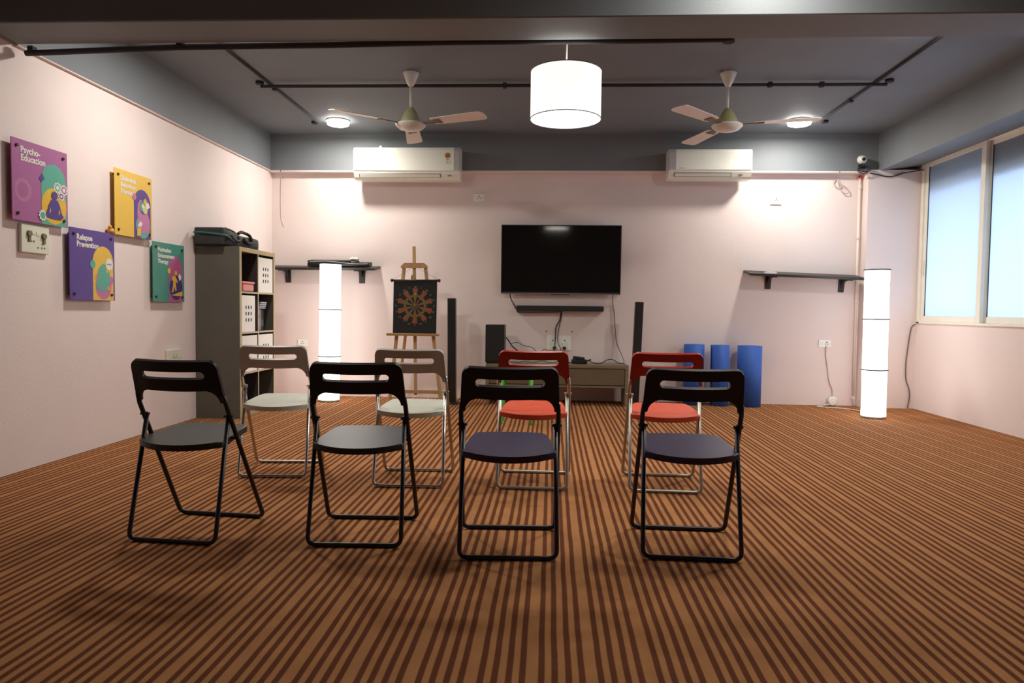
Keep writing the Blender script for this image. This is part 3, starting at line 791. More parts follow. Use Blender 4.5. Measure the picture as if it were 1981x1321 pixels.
# ------------------------------------------------------------------ easel and dartboard
M_EAS = wood('pale_beech', srgb(178, 140, 92), srgb(196, 160, 110), 0.5, 'Z')
ez = empty('easel', (-1.335, 7.1, 0), 'wooden studio easel holding the dartboard before the back wall', 'easel')
eo = Vector(ez.location)
def bar(name, p0, p1, w, d, m, parent, off):
    p0 = Vector(p0)-off; p1 = Vector(p1)-off; ax = (p1-p0); L = ax.length; ax.normalize()
    side = Vector((0, 1, 0)).cross(ax)
    if side.length < 0.2: side = Vector((0, 0, 1)).cross(ax)
    side.normalize(); nrm = ax.cross(side)
    Mx = Matrix((side, nrm, ax)).transposed().to_4x4(); Mx.translation = p0
    b = MB(); vs = b.box(-w/2, w/2, -d/2, d/2, 0, L, bev=0.003, seg=1)
    for v in vs: v.co = Mx @ v.co
    return b.build(name, m, parent)
bar('front_leg', (-1.600, 6.965, 0.0), (-1.478, 7.085, 1.40), 0.034, 0.022, M_EAS, ez, eo)
bar('front_leg', (-1.075, 6.965, 0.0), (-1.268, 7.085, 1.40), 0.034, 0.022, M_EAS, ez, eo)
bar('mast', (-1.338, 6.99, 0.10), (-1.386, 7.105, 1.585), 0.032, 0.02, M_EAS, ez, eo)
bar('rear_leg', (-1.610, 7.40, 0.0), (-1.400, 7.125, 1.30), 0.030, 0.022, M_EAS, ez, eo)
b = MB(); Mx = Matrix(((1, 0, 0, -1.374-eo.x), (0, 0, -1, 7.075-eo.y), (0, 1, 0, 1.378-eo.z), (0, 0, 0, 1)))
b.poly([(-0.135, -0.012), (0.135, -0.012), (0.135, 0.005), (0.10, 0.038), (-0.10, 0.038), (-0.135, 0.005)], 0.022, Mx); b.build('top_clamp', M_EAS, ez)
bar('crossbar', (-1.59, 6.972, 0.135), (-1.085, 6.972, 0.135), 0.034, 0.02, M_EAS, ez, eo)
b = MB(); b.box(-1.628-eo.x, -1.110-eo.x, 6.945-eo.y, 7.035-eo.y, 0.690, 0.708, bev=0.003); b.box(-1.628-eo.x, -1.110-eo.x, 6.940-eo.y, 6.950-eo.y, 0.700, 0.716, bev=0.002); b.build('tray', M_EAS, ez)

# dartboard sheet resting on the tray
db = empty('dartboard', (-1.352, 6.985, 0.712), 'black roll up cloth dartboard leaning on the easel tray', 'dartboard', rot=(math.radians(-4.5), math.radians(-0.2), 0))
M_FELT = mat('black_felt', (0.012, 0.013, 0.014), 0.85, 0.15, 60)
b = MB(); b.box(-0.219, 0.217, -0.004, 0.004, 0.0, 0.530, bev=0.002); b.build('felt_sheet', M_FELT, db)
b = MB(); b.tube([(-0.235, 0, 0.530), (0.235, 0, 0.530)], 0.010, 12)
for sx in (-1, 1): b.tube([(sx*0.226, 0, 0.530), (sx*0.231, 0, 0.530), (sx*0.246, 0, 0.530), (sx*0.250, 0, 0.530)], [0.012, 0.017, 0.017, 0.010], 14)
b.build('hanging_rod', M_BLACK, db)
b = MB(); b.tube([(-0.235, -0.002, 0.535), (-0.03, 0.06, 0.675)], 0.0016, 5); b.tube([(0.235, -0.002, 0.535), (-0.01, 0.06, 0.675)], 0.0016, 5); b.build('hanging_string', mat('pale_string', (0.35, 0.28, 0.22), 0.8), db)
C_TAN, C_DRK, C_ORG, C_GRN = (mat('dart_tan', srgb(116, 92, 58), 0.8), mat('dart_dark', srgb(32, 26, 16), 0.8), mat('dart_orange', srgb(138, 78, 44), 0.8), mat('dart_green', srgb(30, 62, 50), 0.8))
b = MB(); cz = 0.276; cx = 0.0
rad = [0.008, 0.018, 0.088, 0.114, 0.146, 0.176]
for k in range(20):
    a0 = PI/2 - PI/20 + k*PI/10; a1 = a0 + PI/10
    for j in range(len(rad)-1):
        even = k % 2 == 0
        mi = (2, 0, 0, 2, 2)[j] if even else (3, 1, 0, 1, 3)[j]
        if j == 3 and even and k % 4 == 0: mi = 0
        if j == 4 and not even: continue
        r0, r1 = rad[j], rad[j+1]
        vs = [b.bm.verts.new((cx+r*math.cos(a), -0.0052, cz+r*math.sin(a))) for r, a in ((r0, a0), (r1, a0), (r1, (a0+a1)/2), (r1, a1), (r0, a1))]
        f = b.bm.faces.new(vs); f.material_index = mi
b.build('printed_target', [C_TAN, C_DRK, C_ORG, C_GRN], db)
nums = [20, 1, 18, 4, 13, 6, 10, 15, 2, 17, 3, 19, 7, 16, 8, 11, 14, 9, 12, 5]
M_NUM = mat('pale_print', srgb(120, 124, 110), 0.8)
RX = Matrix.Rotation(PI/2, 4, 'X')
for i, n in enumerate(nums):
    a = PI/2 - i*PI/10
    text_mesh(str(n), 0.026, M_NUM, db, 'number', Matrix.Translation((cx+0.190*math.cos(a), -0.0054, cz+0.190*math.sin(a)-0.009)) @ RX, 0.0006, 'CENTER')
def dart(x, z, col, label):
    t = empty('dart', (-1.352+x, 6.985-0.02+ (z)*0.07*1.12, 0.712+z), label, 'dart')
    b = MB(); b.tube([(0, 0.012, 0), (0, 0.004, 0)], 0.007, 10); b.build('magnet_tip', M_CHROME, t)
    b = MB(); b.tube([(0, 0.004, 0), (0, -0.03, 0.003), (0, -0.06, 0.008)], [0.004, 0.006, 0.003], 8); b.build('barrel', col, t)
    b = MB(); b.box(-0.012, 0.012, -0.085, -0.058, 0.0075, 0.0095); b.box(-0.001, 0.001, -0.085, -0.058, -0.004, 0.020); b.build('flight', col, t)
dart(0.013, 0.385, mat('yellow_dart', srgb(214, 196, 60), 0.4), 'small yellow magnetic dart stuck near the top of the dartboard')
dart(0.012, 0.280, mat('pale_dart', srgb(170, 160, 96), 0.4), 'small pale dart stuck at the centre of the dartboard')

# ------------------------------------------------------------------ yoga mats
M_BLUE = mat('blue_foam_mat', (0.025, 0.10, 0.42), 0.65, 0.08, 6, 0.1, 250)
def roll(x, y, r, h, a0, label, sq=1.0):
    b = MB(); B = b.bm; turns = 4.0; n = 120; th = 0.011; r0 = r-0.022*turns
    def sp(i, off): 
        u = i/n; a = a0 - 2*PI*turns*(1-u); rr = r0 + (r-r0)*u + off
        return (rr*math.cos(a), rr*math.sin(a)*sq)
    R = []
    for i in range(n+1):
        o_, i_ = sp(i, 0), sp(i, -th)
        R.append([B.verts.new((*o_, 0)), B.verts.new((*o_, h)), B.verts.new((*i_, h)), B.verts.new((*i_, 0))])
    for p, q in zip(R, R[1:]):
        for k in range(4):
            f = B.faces.new((p[k], q[k], q[(k+1) % 4], p[(k+1) % 4])); f.smooth = k in (0, 2)
    B.faces.new(R[0]); B.faces.new(R[-1][::-1])
    t = tag(b.build('exercise_mat', M_BLUE), label, 'exercise mat', 'rolled blue mats by the back wall')
    t.location = (x, y, 0)
    return t
roll(1.484, 7.462, 0.112, 0.625, 0.4, 'rolled blue exercise mat partly hidden behind the red chair')
roll(1.742, 7.395, 0.100, 0.625, 2.6, 'narrow rolled blue exercise mat standing in the middle of three')
roll(2.037, 7.400, 0.126, 0.622, 6.0, 'thickest rolled blue exercise mat, fully in view below the wall shelf')

# ------------------------------------------------------------------ air conditioners
M_AC = mat('white_ac_plastic', (0.80, 0.79, 0.70), 0.3, 0.015)
M_ACD = mat('ac_gap_dark', (0.05, 0.045, 0.04), 0.6)
def aircon(x0, x1, z0, z1, label, sticker):
    L = (x1-x0)/2; yb = 7.503
    t = empty('air_conditioner', ((x0+x1)/2, yb, z0), label, 'air conditioner', 'wall mounted air conditioners')
    H = z1-z0
    prof = [(-0.002, 0.0), (-0.130, 0.002), (-0.160, 0.022), (-0.185, 0.062), (-0.190, 0.075), (-0.192, H-0.03), (-0.182, H-0.006), (-0.165, H), (-0.002, H)]
    Mx = Matrix(((0, 0, 1, -L), (1, 0, 0, 0), (0, 1, 0, 0), (0, 0, 0, 1)))
    b = MB(); b.poly(prof[::-1], 2*L, Mx); o = b.build('casing', M_AC, t)
    b = MB(); pf = [(-0.191, 0.082), (-0.199, 0.086), (-0.200, H-0.03), (-0.186, H-0.002), (-0.180, H-0.003)]
    b.poly(pf[::-1], 2*L-0.012, Matrix.Translation((0.006, 0, 0)) @ Mx); b.build('front_panel', M_AC, t)
    sgn = 1 if sticker else -1
    ex0, ex1 = (L-0.062, L-0.004) if sticker else (-L+0.004, -L+0.070)
    b = MB(); b.poly([(-0.1905, 0.084), (-0.2006, 0.088), (-0.2014, H-0.032), (-0.187, H-0.0015), (-0.180, H-0.002)][::-1], ex1-ex0, Matrix.Translation((ex0+L, 0, 0)) @ Mx)
    b.build('end_panel', mat('grey_ac_end', (0.42, 0.42, 0.42), 0.35), t)
    # louver with dark outline on the slanted lower face
    lx0, lx1 = -L+0.055, L-0.20
    def slant(u): return Vector((0, -0.186+u*(0.186-0.158), 0.058-u*(0.058-0.018)))
    b = MB(); p = slant(0.02); q = slant(1.0)
    n = Vector((0, -(0.058-0.018), -(0.186-0.158))).normalized()
    def quad(m_, a, c, xa, xb, lift):
        vs = [m_.bm.verts.new(Vector((x_, 0, 0))+v+n*lift) for v, x_ in ((a, xa), (a, xb), (c, xb), (c, xa))]
        vs2 = [m_.bm.verts.new(v.co-n*0.003) for v in vs]
        m_.bm.faces.new(vs); m_.bm.faces.new(vs2[::-1])
        for i in range(4): m_.bm.faces.new((vs[i], vs[(i+1) % 4], vs2[(i+1) % 4], vs2[i]))
    quad(b, slant(0.06), slant(0.94), lx0, lx1, 0.0012); b.build('vent_gap', M_ACD, t)
    b = MB(); quad(b, slant(0.14), slant(0.86), lx0+0.006, lx1-0.006, 0.003); b.build('louver', M_AC, t)
    b = MB(); b.box(L-0.125, L-0.09, -0.180, -0.1715, 0.033, 0.040); b.build('display_window', M_BLACK, t)
    if sticker:
        zz = z1-z0
        b = MB(); b.tube([(L-0.125, -0.2012, zz-0.085), (L-0.125, -0.1995, zz-0.085)], 0.029, 24); b.build('sticker_disc', mat('gold_sticker', srgb(176, 120, 62), 0.5), t)
        b = MB()
        for k in range(3): b.box(L-0.125-0.018, L-0.125+0.018, -0.2018, -0.2010, zz-0.078-0.010*k, zz-0.074-0.010*k)
        b.build('sticker_print', mat('brown_print', srgb(96, 52, 34), 0.6), t)
        b = MB(); b.box(L-0.152, L-0.100, -0.2010, -0.1995, zz-0.175, zz-0.113); b.build('rating_label', mat('white_label', srgb(226, 224, 210), 0.5), t)
        b = MB()
        for zq, wq in ((0.122, 0.016), (0.130, 0.012), (0.145, 0.004), (0.155, 0.006), (0.163, 0.008)): b.box(L-0.126-wq, L-0.126+wq, -0.2016, -0.2008, zz-zq-0.002, zz-zq+0.002)
        b.build('label_print', mat('grey_print', srgb(90, 88, 80), 0.6), t)
        b = MB(); b.box(-0.30, -0.27, -0.13, -0.10, zz-0.002, zz+0.03, bev=0.004); b.box(-0.33, -0.26, -0.14, -0.09, zz-0.003, zz+0.010, bev=0.003); b.build('pipe_joint', M_CREAM, t)
    else:
        b = MB(); b.box(-L+0.10, -L+0.16, -0.2012, -0.1995, 0.098, 0.104); b.build('faint_marking', mat('pale_grey_print', srgb(170, 170, 160), 0.5), t)
    return t
aircon(-2.063, -0.958, 2.293, 2.617, 'wide white air conditioner with a round gold sticker on the back wall', True)
aircon(1.165, 1.992, 2.308, 2.600, 'smaller plain white air conditioner without a sticker on the back wall', False)

# ------------------------------------------------------------------ sockets and switches
M_PLATE = mat('white_socket_plate', (0.86, 0.86, 0.80), 0.4, 0.02)
M_PIN = mat('socket_pin_dark', (0.03, 0.028, 0.024), 0.6)
def socket_back(x0, x1, z0, z1, label, kind='three', y=YB):
    t = empty('wall_socket', ((x0+x1)/2, y, (z0+z1)/2), label, 'socket')
    w, h = (x1-x0)/2, (z1-z0)/2
    b = MB(); b.box(-w, w, -0.012, -0.001, -h, h, bev=0.003); b.build('plate', M_PLATE, t)
    offs = {'three': (0.0,), 'right': (w*0.3,), 'double': (-w*0.5, w*0.5)}[kind]
    for dx in offs:
        b = MB()
        for px, pz, pr in ((0, h*0.33, 0.0065), (-h*0.32, -h*0.15, 0.005), (h*0.32, -h*0.15, 0.005)): b.tube([(dx+px, -0.0135, pz), (dx+px, -0.011, pz)], pr, 10)
        b.build('pin_holes', M_PIN, t)
    b = MB(); b.box(w*0.55, w*0.82, -0.015, -0.011, -h*0.3, h*0.3, bev=0.002) if kind != 'right' else b.box(-w*0.8, -w*0.5, -0.015, -0.011, -h*0.35, h*0.35, bev=0.002)
    b.build('switch', M_WHITE, t)
    return t
socket_back(-0.842, -0.722, 2.107, 2.188, 'white wall socket high on the wall, beside the stickered air conditioner')
socket_back(2.262, 2.378, 2.088, 2.175, 'white wall socket high on the wall, beside the smaller air conditioner')
socket_back(-2.752, -2.642, 0.533, 0.612, 'white wall socket low on the wall, between cabinet and floor lamp')
socket_back(2.796, 2.924, 0.609, 0.688, 'white wall socket low on the wall with a pale lead plugged in', 'right')
dbl = socket_back(-0.040, 0.212, 0.535, 0.692, 'large double wall socket above the television bench, under the soundbar', 'double')
for px in (-0.045, 0.06):
    b = MB(); b.box(px-0.018, px+0.018, -0.038, -0.0125, -0.070, -0.038, bev=0.006); b.build('plug', M_BLACK, dbl)
def socket_left(y0, y1, z0, z1, label, big):
    t = empty('switch_plate', (XL, (y0+y1)/2, (z0+z1)/2), label, 'socket')
    w, h = (y1-y0)/2, (z1-z0)/2
    b = MB(); b.box(0.001, 0.022, -w, w, -h, h, bev=0.004); b.build('plate', M_CREAM, t)
    M_SW = mat('grey_olive_plastic', srgb(120, 112, 84), 0.5)
    if big:
        for c, dz in ((-0.5, 0.35), (0.55, 0.28)):
            b = MB(); b.lathe([(0.020, 0), (0.016, 0.014)], seg=14)
            for v in b.bm.verts: v.co = Vector((0.020+v.co.z, v.co.x + c*w, v.co.y + dz*h))
            b.build('plug', M_SW, t)
            b = MB(); b.box(0.021, 0.028, c*w-0.006, c*w+0.014, dz*h-0.045, dz*h-0.008, bev=0.002); b.build('plug_tail', M_SW, t)
        b = MB()
        for k in range(3): b.box(0.021, 0.0235, -w*0.6+0.022*k, -w*0.6+0.022*k+0.014, -h*0.22, -h*0.10)
        for y_, z_ in ((w*0.15, -0.58), (w*0.42, -0.58), (w*0.62, -0.58), (w*0.45, -0.30)): b.tube([(0.021, y_, h*z_), (0.0235, y_, h*z_)], 0.006, 8)
        b.build('pin_holes', M_SW, t)
        b = MB(); b.box(0.021, 0.025, 0.004, 0.03, h*0.25, h*0.55, bev=0.002); b.box(0.021, 0.025, -0.032, -0.006, h*0.3, h*0.6, bev=0.002); b.build('switch', M_CREAM, t)
    else:
        b = MB()
        for y_ in (-0.2, 0.2):
            for z_, d in ((0.15, 0), (-0.2, -0.012), (-0.2, 0.012)): b.tube([(0.021, y_*w+d, z_*h), (0.0235, y_*w+d, z_*h)], 0.005, 8)
        b.build('pin_holes', M_SW, t)
        b = MB(); b.box(0.021, 0.025, w*0.5, w*0.8, -h*0.35, h*0.35, bev=0.002); b.build('switch', M_CREAM, t)
socket_left(3.898, 4.123, 1.258, 1.421, 'cream double switch plate with plugs below the mauve poster', True)
socket_left(5.424, 5.649, 0.503, 0.609, 'small cream socket plate low on the left wall before the shelf unit', False)

# ------------------------------------------------------------------ posters on the left wall
PS = 0.456
# local frame: u -> +y, v -> +z, outward -> +x
MP = Matrix(((0, 0, 1, 0), (1, 0, 0, 0), (0, 1, 0, 0), (0, 0, 0, 1)))
C = {k: mat('print_'+k, srgb(*v), 0.35, 0.02) for k, v in dict(mauve=(168, 100, 150), pinkring=(182, 120, 158), teal=(92, 168, 148), yellow=(222, 178, 62), violet=(84, 66, 138), white=(226, 222, 214), pink=(190, 116, 160), palegreen=(196, 206, 130), ygbg=(226, 184, 74), vbg=(92, 70, 142), tbg=(76, 142, 128), rose=(176, 92, 136), orange=(226, 136, 96), cream=(236, 214, 150), dviolet=(68, 56, 118)).items()}
def circ(u, v, r, n=28, sx=1.0): return [(u+r*sx*math.cos(2*PI*k/n), v+r*math.sin(2*PI*k/n)) for k in range(n)]
def arch(u0, u1, v1, v0=0.0, n=20):
    c = (u0+u1)/2; r = (u1-u0)/2
    return [(u0, v0), (u1, v0)] + [(c+r*math.cos(PI*k/n), v1-r+r*math.sin(PI*k/n)) for k in range(n+1)]
def gear(u, v, r, teeth=8):
    out = []
    for k in range(teeth*4):
        a = 2*PI*k/(teeth*4); rr = r if k % 4 in (0, 1) else r*0.82
        out.append((u+rr*math.cos(a), v+rr*math.sin(a)))
    return out
def clip(pts, lo=0.0, hi=1.0): return [(min(max(x, lo), hi), min(max(y, lo), hi)) for x, y in pts]
def poster(y0, z0, bgm, shapes, lines, tsize, label):
    t = empty('wall_poster', (XL, y0, z0), label, 'poster', 'square acrylic posters on the left wall')
    b = MB(); b.box(0.030, 0.035, 0, PS, 0, PS, bev=0.0008, seg=1); b.build('acrylic_panel', bgm, t)
    for sy in (0.085, 0.915):
        for sz in (0.085, 0.915):
            b = MB(); q = (0, sy*PS, sz*PS)
            b.tube([(0.0005, q[1], q[2]), (0.031, q[1], q[2])], 0.006, 8); b.tube([(0.0345, q[1], q[2]), (0.042, q[1], q[2])], 0.009, 12); b.build('standoff_screw', mat('dark_bronze_screw', (0.03, 0.024, 0.022), 0.4, metal=0.4), t)
    for i, (nm, c, pts) in enumerate(shapes):
        b = MB(); b.poly([(x*PS, y*PS) for x, y in clip(pts, 0.002, 0.998)], 0.0, Matrix.Translation((0.0353+0.00025*(i+1), 0, 0)) @ MP); b.build(nm, C[c], t)
    for k, s in enumerate(lines):
        text_mesh(s, tsize, C['white'], t, 'lettering', Matrix.Translation((0.0365, 0.145*PS, (0.845-0.098*k)*PS)) @ MP, 0.0018)
    return t
man = [(0.68, 0.34), (0.63, 0.27), (0.60, 0.19), (0.58, 0.165), (0.555, 0.15), (0.57, 0.11), (0.63, 0.095), (0.74, 0.085), (0.85, 0.09), (0.895, 0.115), (0.90, 0.14), (0.88, 0.155), (0.86, 0.19), (0.83, 0.28), (0.79, 0.34)]
poster(3.816, 1.434, C['mauve'], [
    ('printed_ring', 'pinkring', circ(0.18, 0.383, 0.145)), ('printed_ring', 'mauve', circ(0.18, 0.383, 0.095)),
    ('printed_arch', 'teal', arch(0.50, 0.965, 0.80)), ('printed_disc', 'yellow', circ(0.735, 0.255, 0.235)),
    ('printed_diamond', 'violet', [(0.46, 0.58), (0.50, 0.53), (0.56, 0.585), (0.52, 0.65)]),
    ('printed_gear', 'white', gear(0.80, 0.51, 0.075, 9)), ('printed_gear', 'teal', circ(0.80, 0.51, 0.05)), ('printed_gear', 'white', circ(0.80, 0.51, 0.03)),
    ('printed_gear', 'white', gear(0.92, 0.495, 0.075, 9)), ('printed_gear', 'mauve', circ(0.92, 0.495, 0.05)), ('printed_gear', 'white', circ(0.92, 0.495, 0.03)),
    ('printed_gear', 'white', gear(0.865, 0.405, 0.062, 8)), ('printed_gear', 'violet', circ(0.865, 0.405, 0.038)), ('printed_gear', 'white', circ(0.865, 0.405, 0.02)),
    ('printed_gear', 'white', gear(0.51, 0.11, 0.075, 10)), ('printed_gear', 'teal', circ(0.51, 0.11, 0.045)),
    ('printed_figure', 'violet', man), ('printed_figure', 'violet', circ(0.735, 0.395, 0.055)),
    ('printed_figure', 'yellow', [(0.635, 0.16), (0.645, 0.155), (0.66, 0.20), (0.645, 0.23)]), ('printed_figure', 'yellow', [(0.80, 0.155), (0.82, 0.16), (0.83, 0.19), (0.815, 0.23)]),
    ], ['Psycho-', 'Education'], 0.050, 'square mauve poster with meditating figure, nearest and topmost on the left wall')
hand = [(0.62, 0.14), (0.82, 0.14), (0.88, 0.30), (0.87, 0.44), (0.80, 0.40), (0.78, 0.52), (0.72, 0.54), (0.66, 0.50), (0.60, 0.44), (0.585, 0.30), (0.54, 0.24)]
poster(4.281, 0.991, C['vbg'], [
    ('printed_arch', 'ygbg', arch(0.49, 0.965, 0.79)), ('printed_disc', 'pink', circ(0.73, 0.20, 0.185)), ('printed_disc', 'orange', circ(0.60, 0.33, 0.06)), ('printed_disc', 'pink', circ(0.90, 0.30, 0.062)),
    ('printed_hand', 'teal', hand), ('printed_disc', 'orange', circ(0.86, 0.18, 0.04)), ('printed_disc', 'teal', circ(0.485, 0.515, 0.06)),
    ('printed_bubble', 'white', circ(0.865, 0.535, 0.088)), ('printed_dot', 'dviolet', circ(0.82, 0.535, 0.012, 10)), ('printed_dot', 'dviolet', circ(0.86, 0.535, 0.012, 10)), ('printed_dot', 'dviolet', circ(0.90, 0.535, 0.012, 10)),
    ], ['Relapse', 'Prevention'], 0.050, 'square violet poster with yellow arch and hand, lower on the left wall')
head = [(0.57, 0.10), (0.90, 0.10), (0.93, 0.30), (0.86, 0.42), (0.88, 0.50), (0.80, 0.60), (0.66, 0.62), (0.60, 0.54), (0.58, 0.40), (0.60, 0.30)]
poster(4.748, 1.448, C['ygbg'], [
    ('printed_arch', 'violet', arch(0.49, 0.955, 0.78)), ('printed_disc', 'teal', circ(0.74, 0.20, 0.195)), ('printed_head', 'pink', head), ('printed_brain', 'violet', circ(0.76, 0.50, 0.11, 20, 1.1)),
    ('printed_brain', 'teal', circ(0.73, 0.51, 0.075)), ('printed_brain', 'palegreen', circ(0.80, 0.47, 0.065)), ('printed_brain', 'cream', circ(0.74, 0.52, 0.035)),
    ('printed_piece', 'yellow', [(0.74, 0.60), (0.80, 0.66), (0.86, 0.60), (0.80, 0.55)]), ('printed_piece', 'white', [(0.80, 0.56), (0.88, 0.60), (0.93, 0.53), (0.85, 0.48)]),
    ('printed_piece', 'yellow', [(0.56, 0.03), (0.66, 0.05), (0.67, 0.18), (0.57, 0.16)]), ('printed_piece', 'white', [(0.58, 0.19), (0.66, 0.18), (0.72, 0.24), (0.65, 0.28)]), ('printed_piece', 'pink', circ(0.50, 0.64, 0.05)),
    ], ['Dialectical', 'Behaviour', 'Therapy'], 0.044, 'square yellow poster with violet arch, upper and farther on the left wall')
walker = [(0.62, 0.17), (0.57, 0.16), (0.62, 0.28), (0.625, 0.37), (0.60, 0.38), (0.57, 0.36), (0.59, 0.43), (0.66, 0.46), (0.71, 0.44), (0.76, 0.37), (0.78, 0.335), (0.75, 0.33), (0.71, 0.365), (0.71, 0.31), (0.735, 0.20), (0.69, 0.19), (0.675, 0.27)]
poster(5.208, 0.991, C['tbg'], [
    ('printed_arch', 'rose', arch(0.49, 0.935, 0.79)), ('printed_disc', 'dviolet', circ(0.72, 0.25, 0.215)), ('printed_figure', 'yellow', walker), ('printed_figure', 'yellow', circ(0.715, 0.505, 0.042)),
    ('printed_ramp', 'yellow', [(0.55, 0.115), (0.92, 0.10), (0.92, 0.19)]), ('printed_piece', 'white', [(0.79, 0.45), (0.83, 0.50), (0.89, 0.46), (0.88, 0.40), (0.83, 0.37)]), ('printed_piece', 'yellow', circ(0.49, 0.53, 0.048)),
    ], ['Motivation', 'Enhancement', 'Therapy'], 0.044, 'square teal poster with walking figure, farthest and lowest on the left wall')
t = empty('wall_hook', (XL, 4.715, 1.466), 'small yellow bird shaped hook between the violet and yellow posters', 'hook')
b = MB(); b.lathe([(0.0, -0.022), (0.018, -0.018), (0.024, 0.0), (0.018, 0.016), (0.0, 0.022)], c=(0.025, 0, 0), seg=14, capb=False, capt=False); b.build('hook_body', mat('yellow_hook', srgb(222, 160, 60), 0.5), t)
b = MB(); b.lathe([(0.0, 0.012), (0.012, 0.018), (0.014, 0.03), (0.0, 0.042)], c=(0.028, -0.012, 0), seg=12, capb=False, capt=False); b.build('hook_head', mat('yellow_hook', srgb(222, 160, 60), 0.5), t)
b = MB(); b.tube([(0.0, 0, 0), (0.012, 0, 0)], 0.008, 8); b.build('hook_stem', M_BLACK, t)

# ------------------------------------------------------------------ webcam, wall pipe, cables
t = empty('webcam', (3.117, 7.440, 2.425), 'small white webcam on a black clip up in the corner above the wall pipe', 'webcam')
b = MB(); b.lathe([(0.0, -0.044), (0.03, -0.036), (0.046, -0.012), (0.047, 0.010), (0.034, 0.034), (0.0, 0.044)], c=(0, 0, 0.096), seg=24, capb=False, capt=False); b.build('camera_shell', mat('white_webcam', (0.68, 0.67, 0.62), 0.35), t)
b = MB(); b.tube([(0, -0.030, 0.094), (0, -0.052, 0.092)], 0.017, 16); b.build('lens', M_BLACK, t)
b = MB(); b.tube([(0, 0, 0.054), (0, 0, 0.02)], 0.008, 8); b.box(-0.03, 0.03, -0.025, 0.03, 0.0, 0.022, bev=0.004); b.build('clip', M_BLACK, t)
b = MB(); b.box(-0.012, 0.012, 0.02, 0.062, 0.04, 0.055); b.build('mount_arm', M_BLACK, t)
b = MB()
for k, (rx, rz_) in enumerate(((0.055, 0.034), (0.050, 0.040), (0.062, 0.028))):
    b.tube([(rx*math.cos(2*PI*j/24)+0.006*k, -0.034-0.006*k, -0.012+rz_*math.sin(2*PI*j/24)+0.004*k) for j in range(24)], 0.0035, 6, closed=True)
b.build('coiled_lead', M_BLACKM, t)
M_PIPE = mat('pink_painted_pipe', (0.82, 0.70, 0.64), 0.5, 0.03)
t = empty('wall_pipe', (3.163, 7.570, 0.0), 'thin pink painted pipe running down the back wall beside the pillar', 'pipe')
b = MB(); b.tube([(0, 0, 0.10), (-0.006, 0, 2.36)], 0.0125, 12); b.build('pipe', M_PIPE, t)
for z in (1.10, 1.75, 2.27):
    b = MB(); b.lathe([(0.0155, -0.02), (0.0165, -0.014), (0.0165, 0.014), (0.0155, 0.02)], c=(-0.003, 0, z), seg=14); b.build('pipe_coupling', M_PIPE, t)
b = MB(); b.box(-0.014, 0.014, -0.012, 0.015, 2.345, 2.385, bev=0.003); b.build('red_tape', mat('red_tape', srgb(170, 40, 46), 0.5), t)
b = MB(); b.box(-0.018, 0.018, -0.008, 0.017, 0.07, 0.105, bev=0.003); b.tube([(0.0, 0.0, 0.08), (0.004, 0.0, 0.004)], 0.004, 6); b.build('lower_cap', M_PIPE, t)

M_CB = mat('black_cable', (0.02, 0.017, 0.018), 0.5)
M_CG = mat('brown_grey_cable', (0.16, 0.12, 0.11), 0.5)
M_CW = mat('white_cable', (0.62, 0.56, 0.50), 0.5)
M_CP = mat('pinkish_cable', (0.60, 0.46, 0.43), 0.5)
yw = YB-0.012
cable('television_cable', [(-0.44, 7.53, 1.16), (-0.43, 7.535, 1.08), (-0.40, yw, 1.02), (-0.36, yw, 0.95), (-0.33, yw-0.05, 0.938), (0.0, yw-0.05, 0.942), (0.09, yw-0.05, 0.945)], 0.006, M_CB, 'black cable curving from the left end of the television to the soundbar')
cable('soundbar_cable', [(0.105, 7.52, 0.955), (0.10, yw, 0.90), (0.09, yw, 0.85), (0.055, yw, 0.78), (0.05, yw-0.01, 0.68), (0.045, yw-0.03, 0.60), (0.04, 7.53, 0.545), (0.02, 7.46, 0.485)], 0.006, M_CB, 'black cable hanging from the middle of the soundbar to the double socket')
cable('signal_cable', [(0.115, 7.53, 0.955), (0.11, yw, 0.89), (0.10, yw, 0.84), (0.08, yw, 0.74), (0.075, yw-0.02, 0.62), (0.10, yw-0.03, 0.57), (0.12, 7.52, 0.50)], 0.004, M_CB, 'thin black cable hanging beside the soundbar cable')
cable('television_lead', [(0.645, 7.53, 1.16), (0.65, yw, 1.05), (0.67, yw, 0.92), (0.68, yw, 0.78), (0.70, yw, 0.62), (0.75, yw-0.04, 0.50), (0.775, 7.50, 0.43)], 0.0045, M_CG, 'thin brown cable hanging from the right end of the television')
cable('bench_cable', [(0.39, 7.28, bz+0.035), (0.45, 7.28, bz+0.010), (0.52, 7.32, bz+0.008), (0.58, 7.34, bz+0.04), (0.64, 7.35, bz+0.045), (0.70, 7.36, bz+0.012), (0.76, 7.37, bz+0.008)], 0.0045, M_CB, 'black cable lying in a loop along the right of the bench')
cable('subwoofer_cable', [(-0.465, 7.33, bz+0.26), (-0.44, 7.35, bz+0.23), (-0.40, 7.36, bz+0.17), (-0.34, 7.36, bz+0.12), (-0.28, 7.36, bz+0.07), (-0.24, 7.345, bz+0.056)], 0.006, M_CB, 'thick black cable running down from the side of the subwoofer')
cable('speaker_wire', [(-0.42, 7.45, bz+0.19), (-0.35, 7.51, bz+0.20), (-0.29, 7.51, bz+0.17), (-0.20, 7.51, bz+0.15), (-0.13, 7.51, bz+0.10), (-0.06, 7.51, bz+0.13), (0.0, 7.51, bz+0.09), (0.07, 7.51, bz+0.05), (0.14, 7.50, bz+0.006)], 0.0035, M_CB, 'thin tangled black wire behind the power strip on the bench')
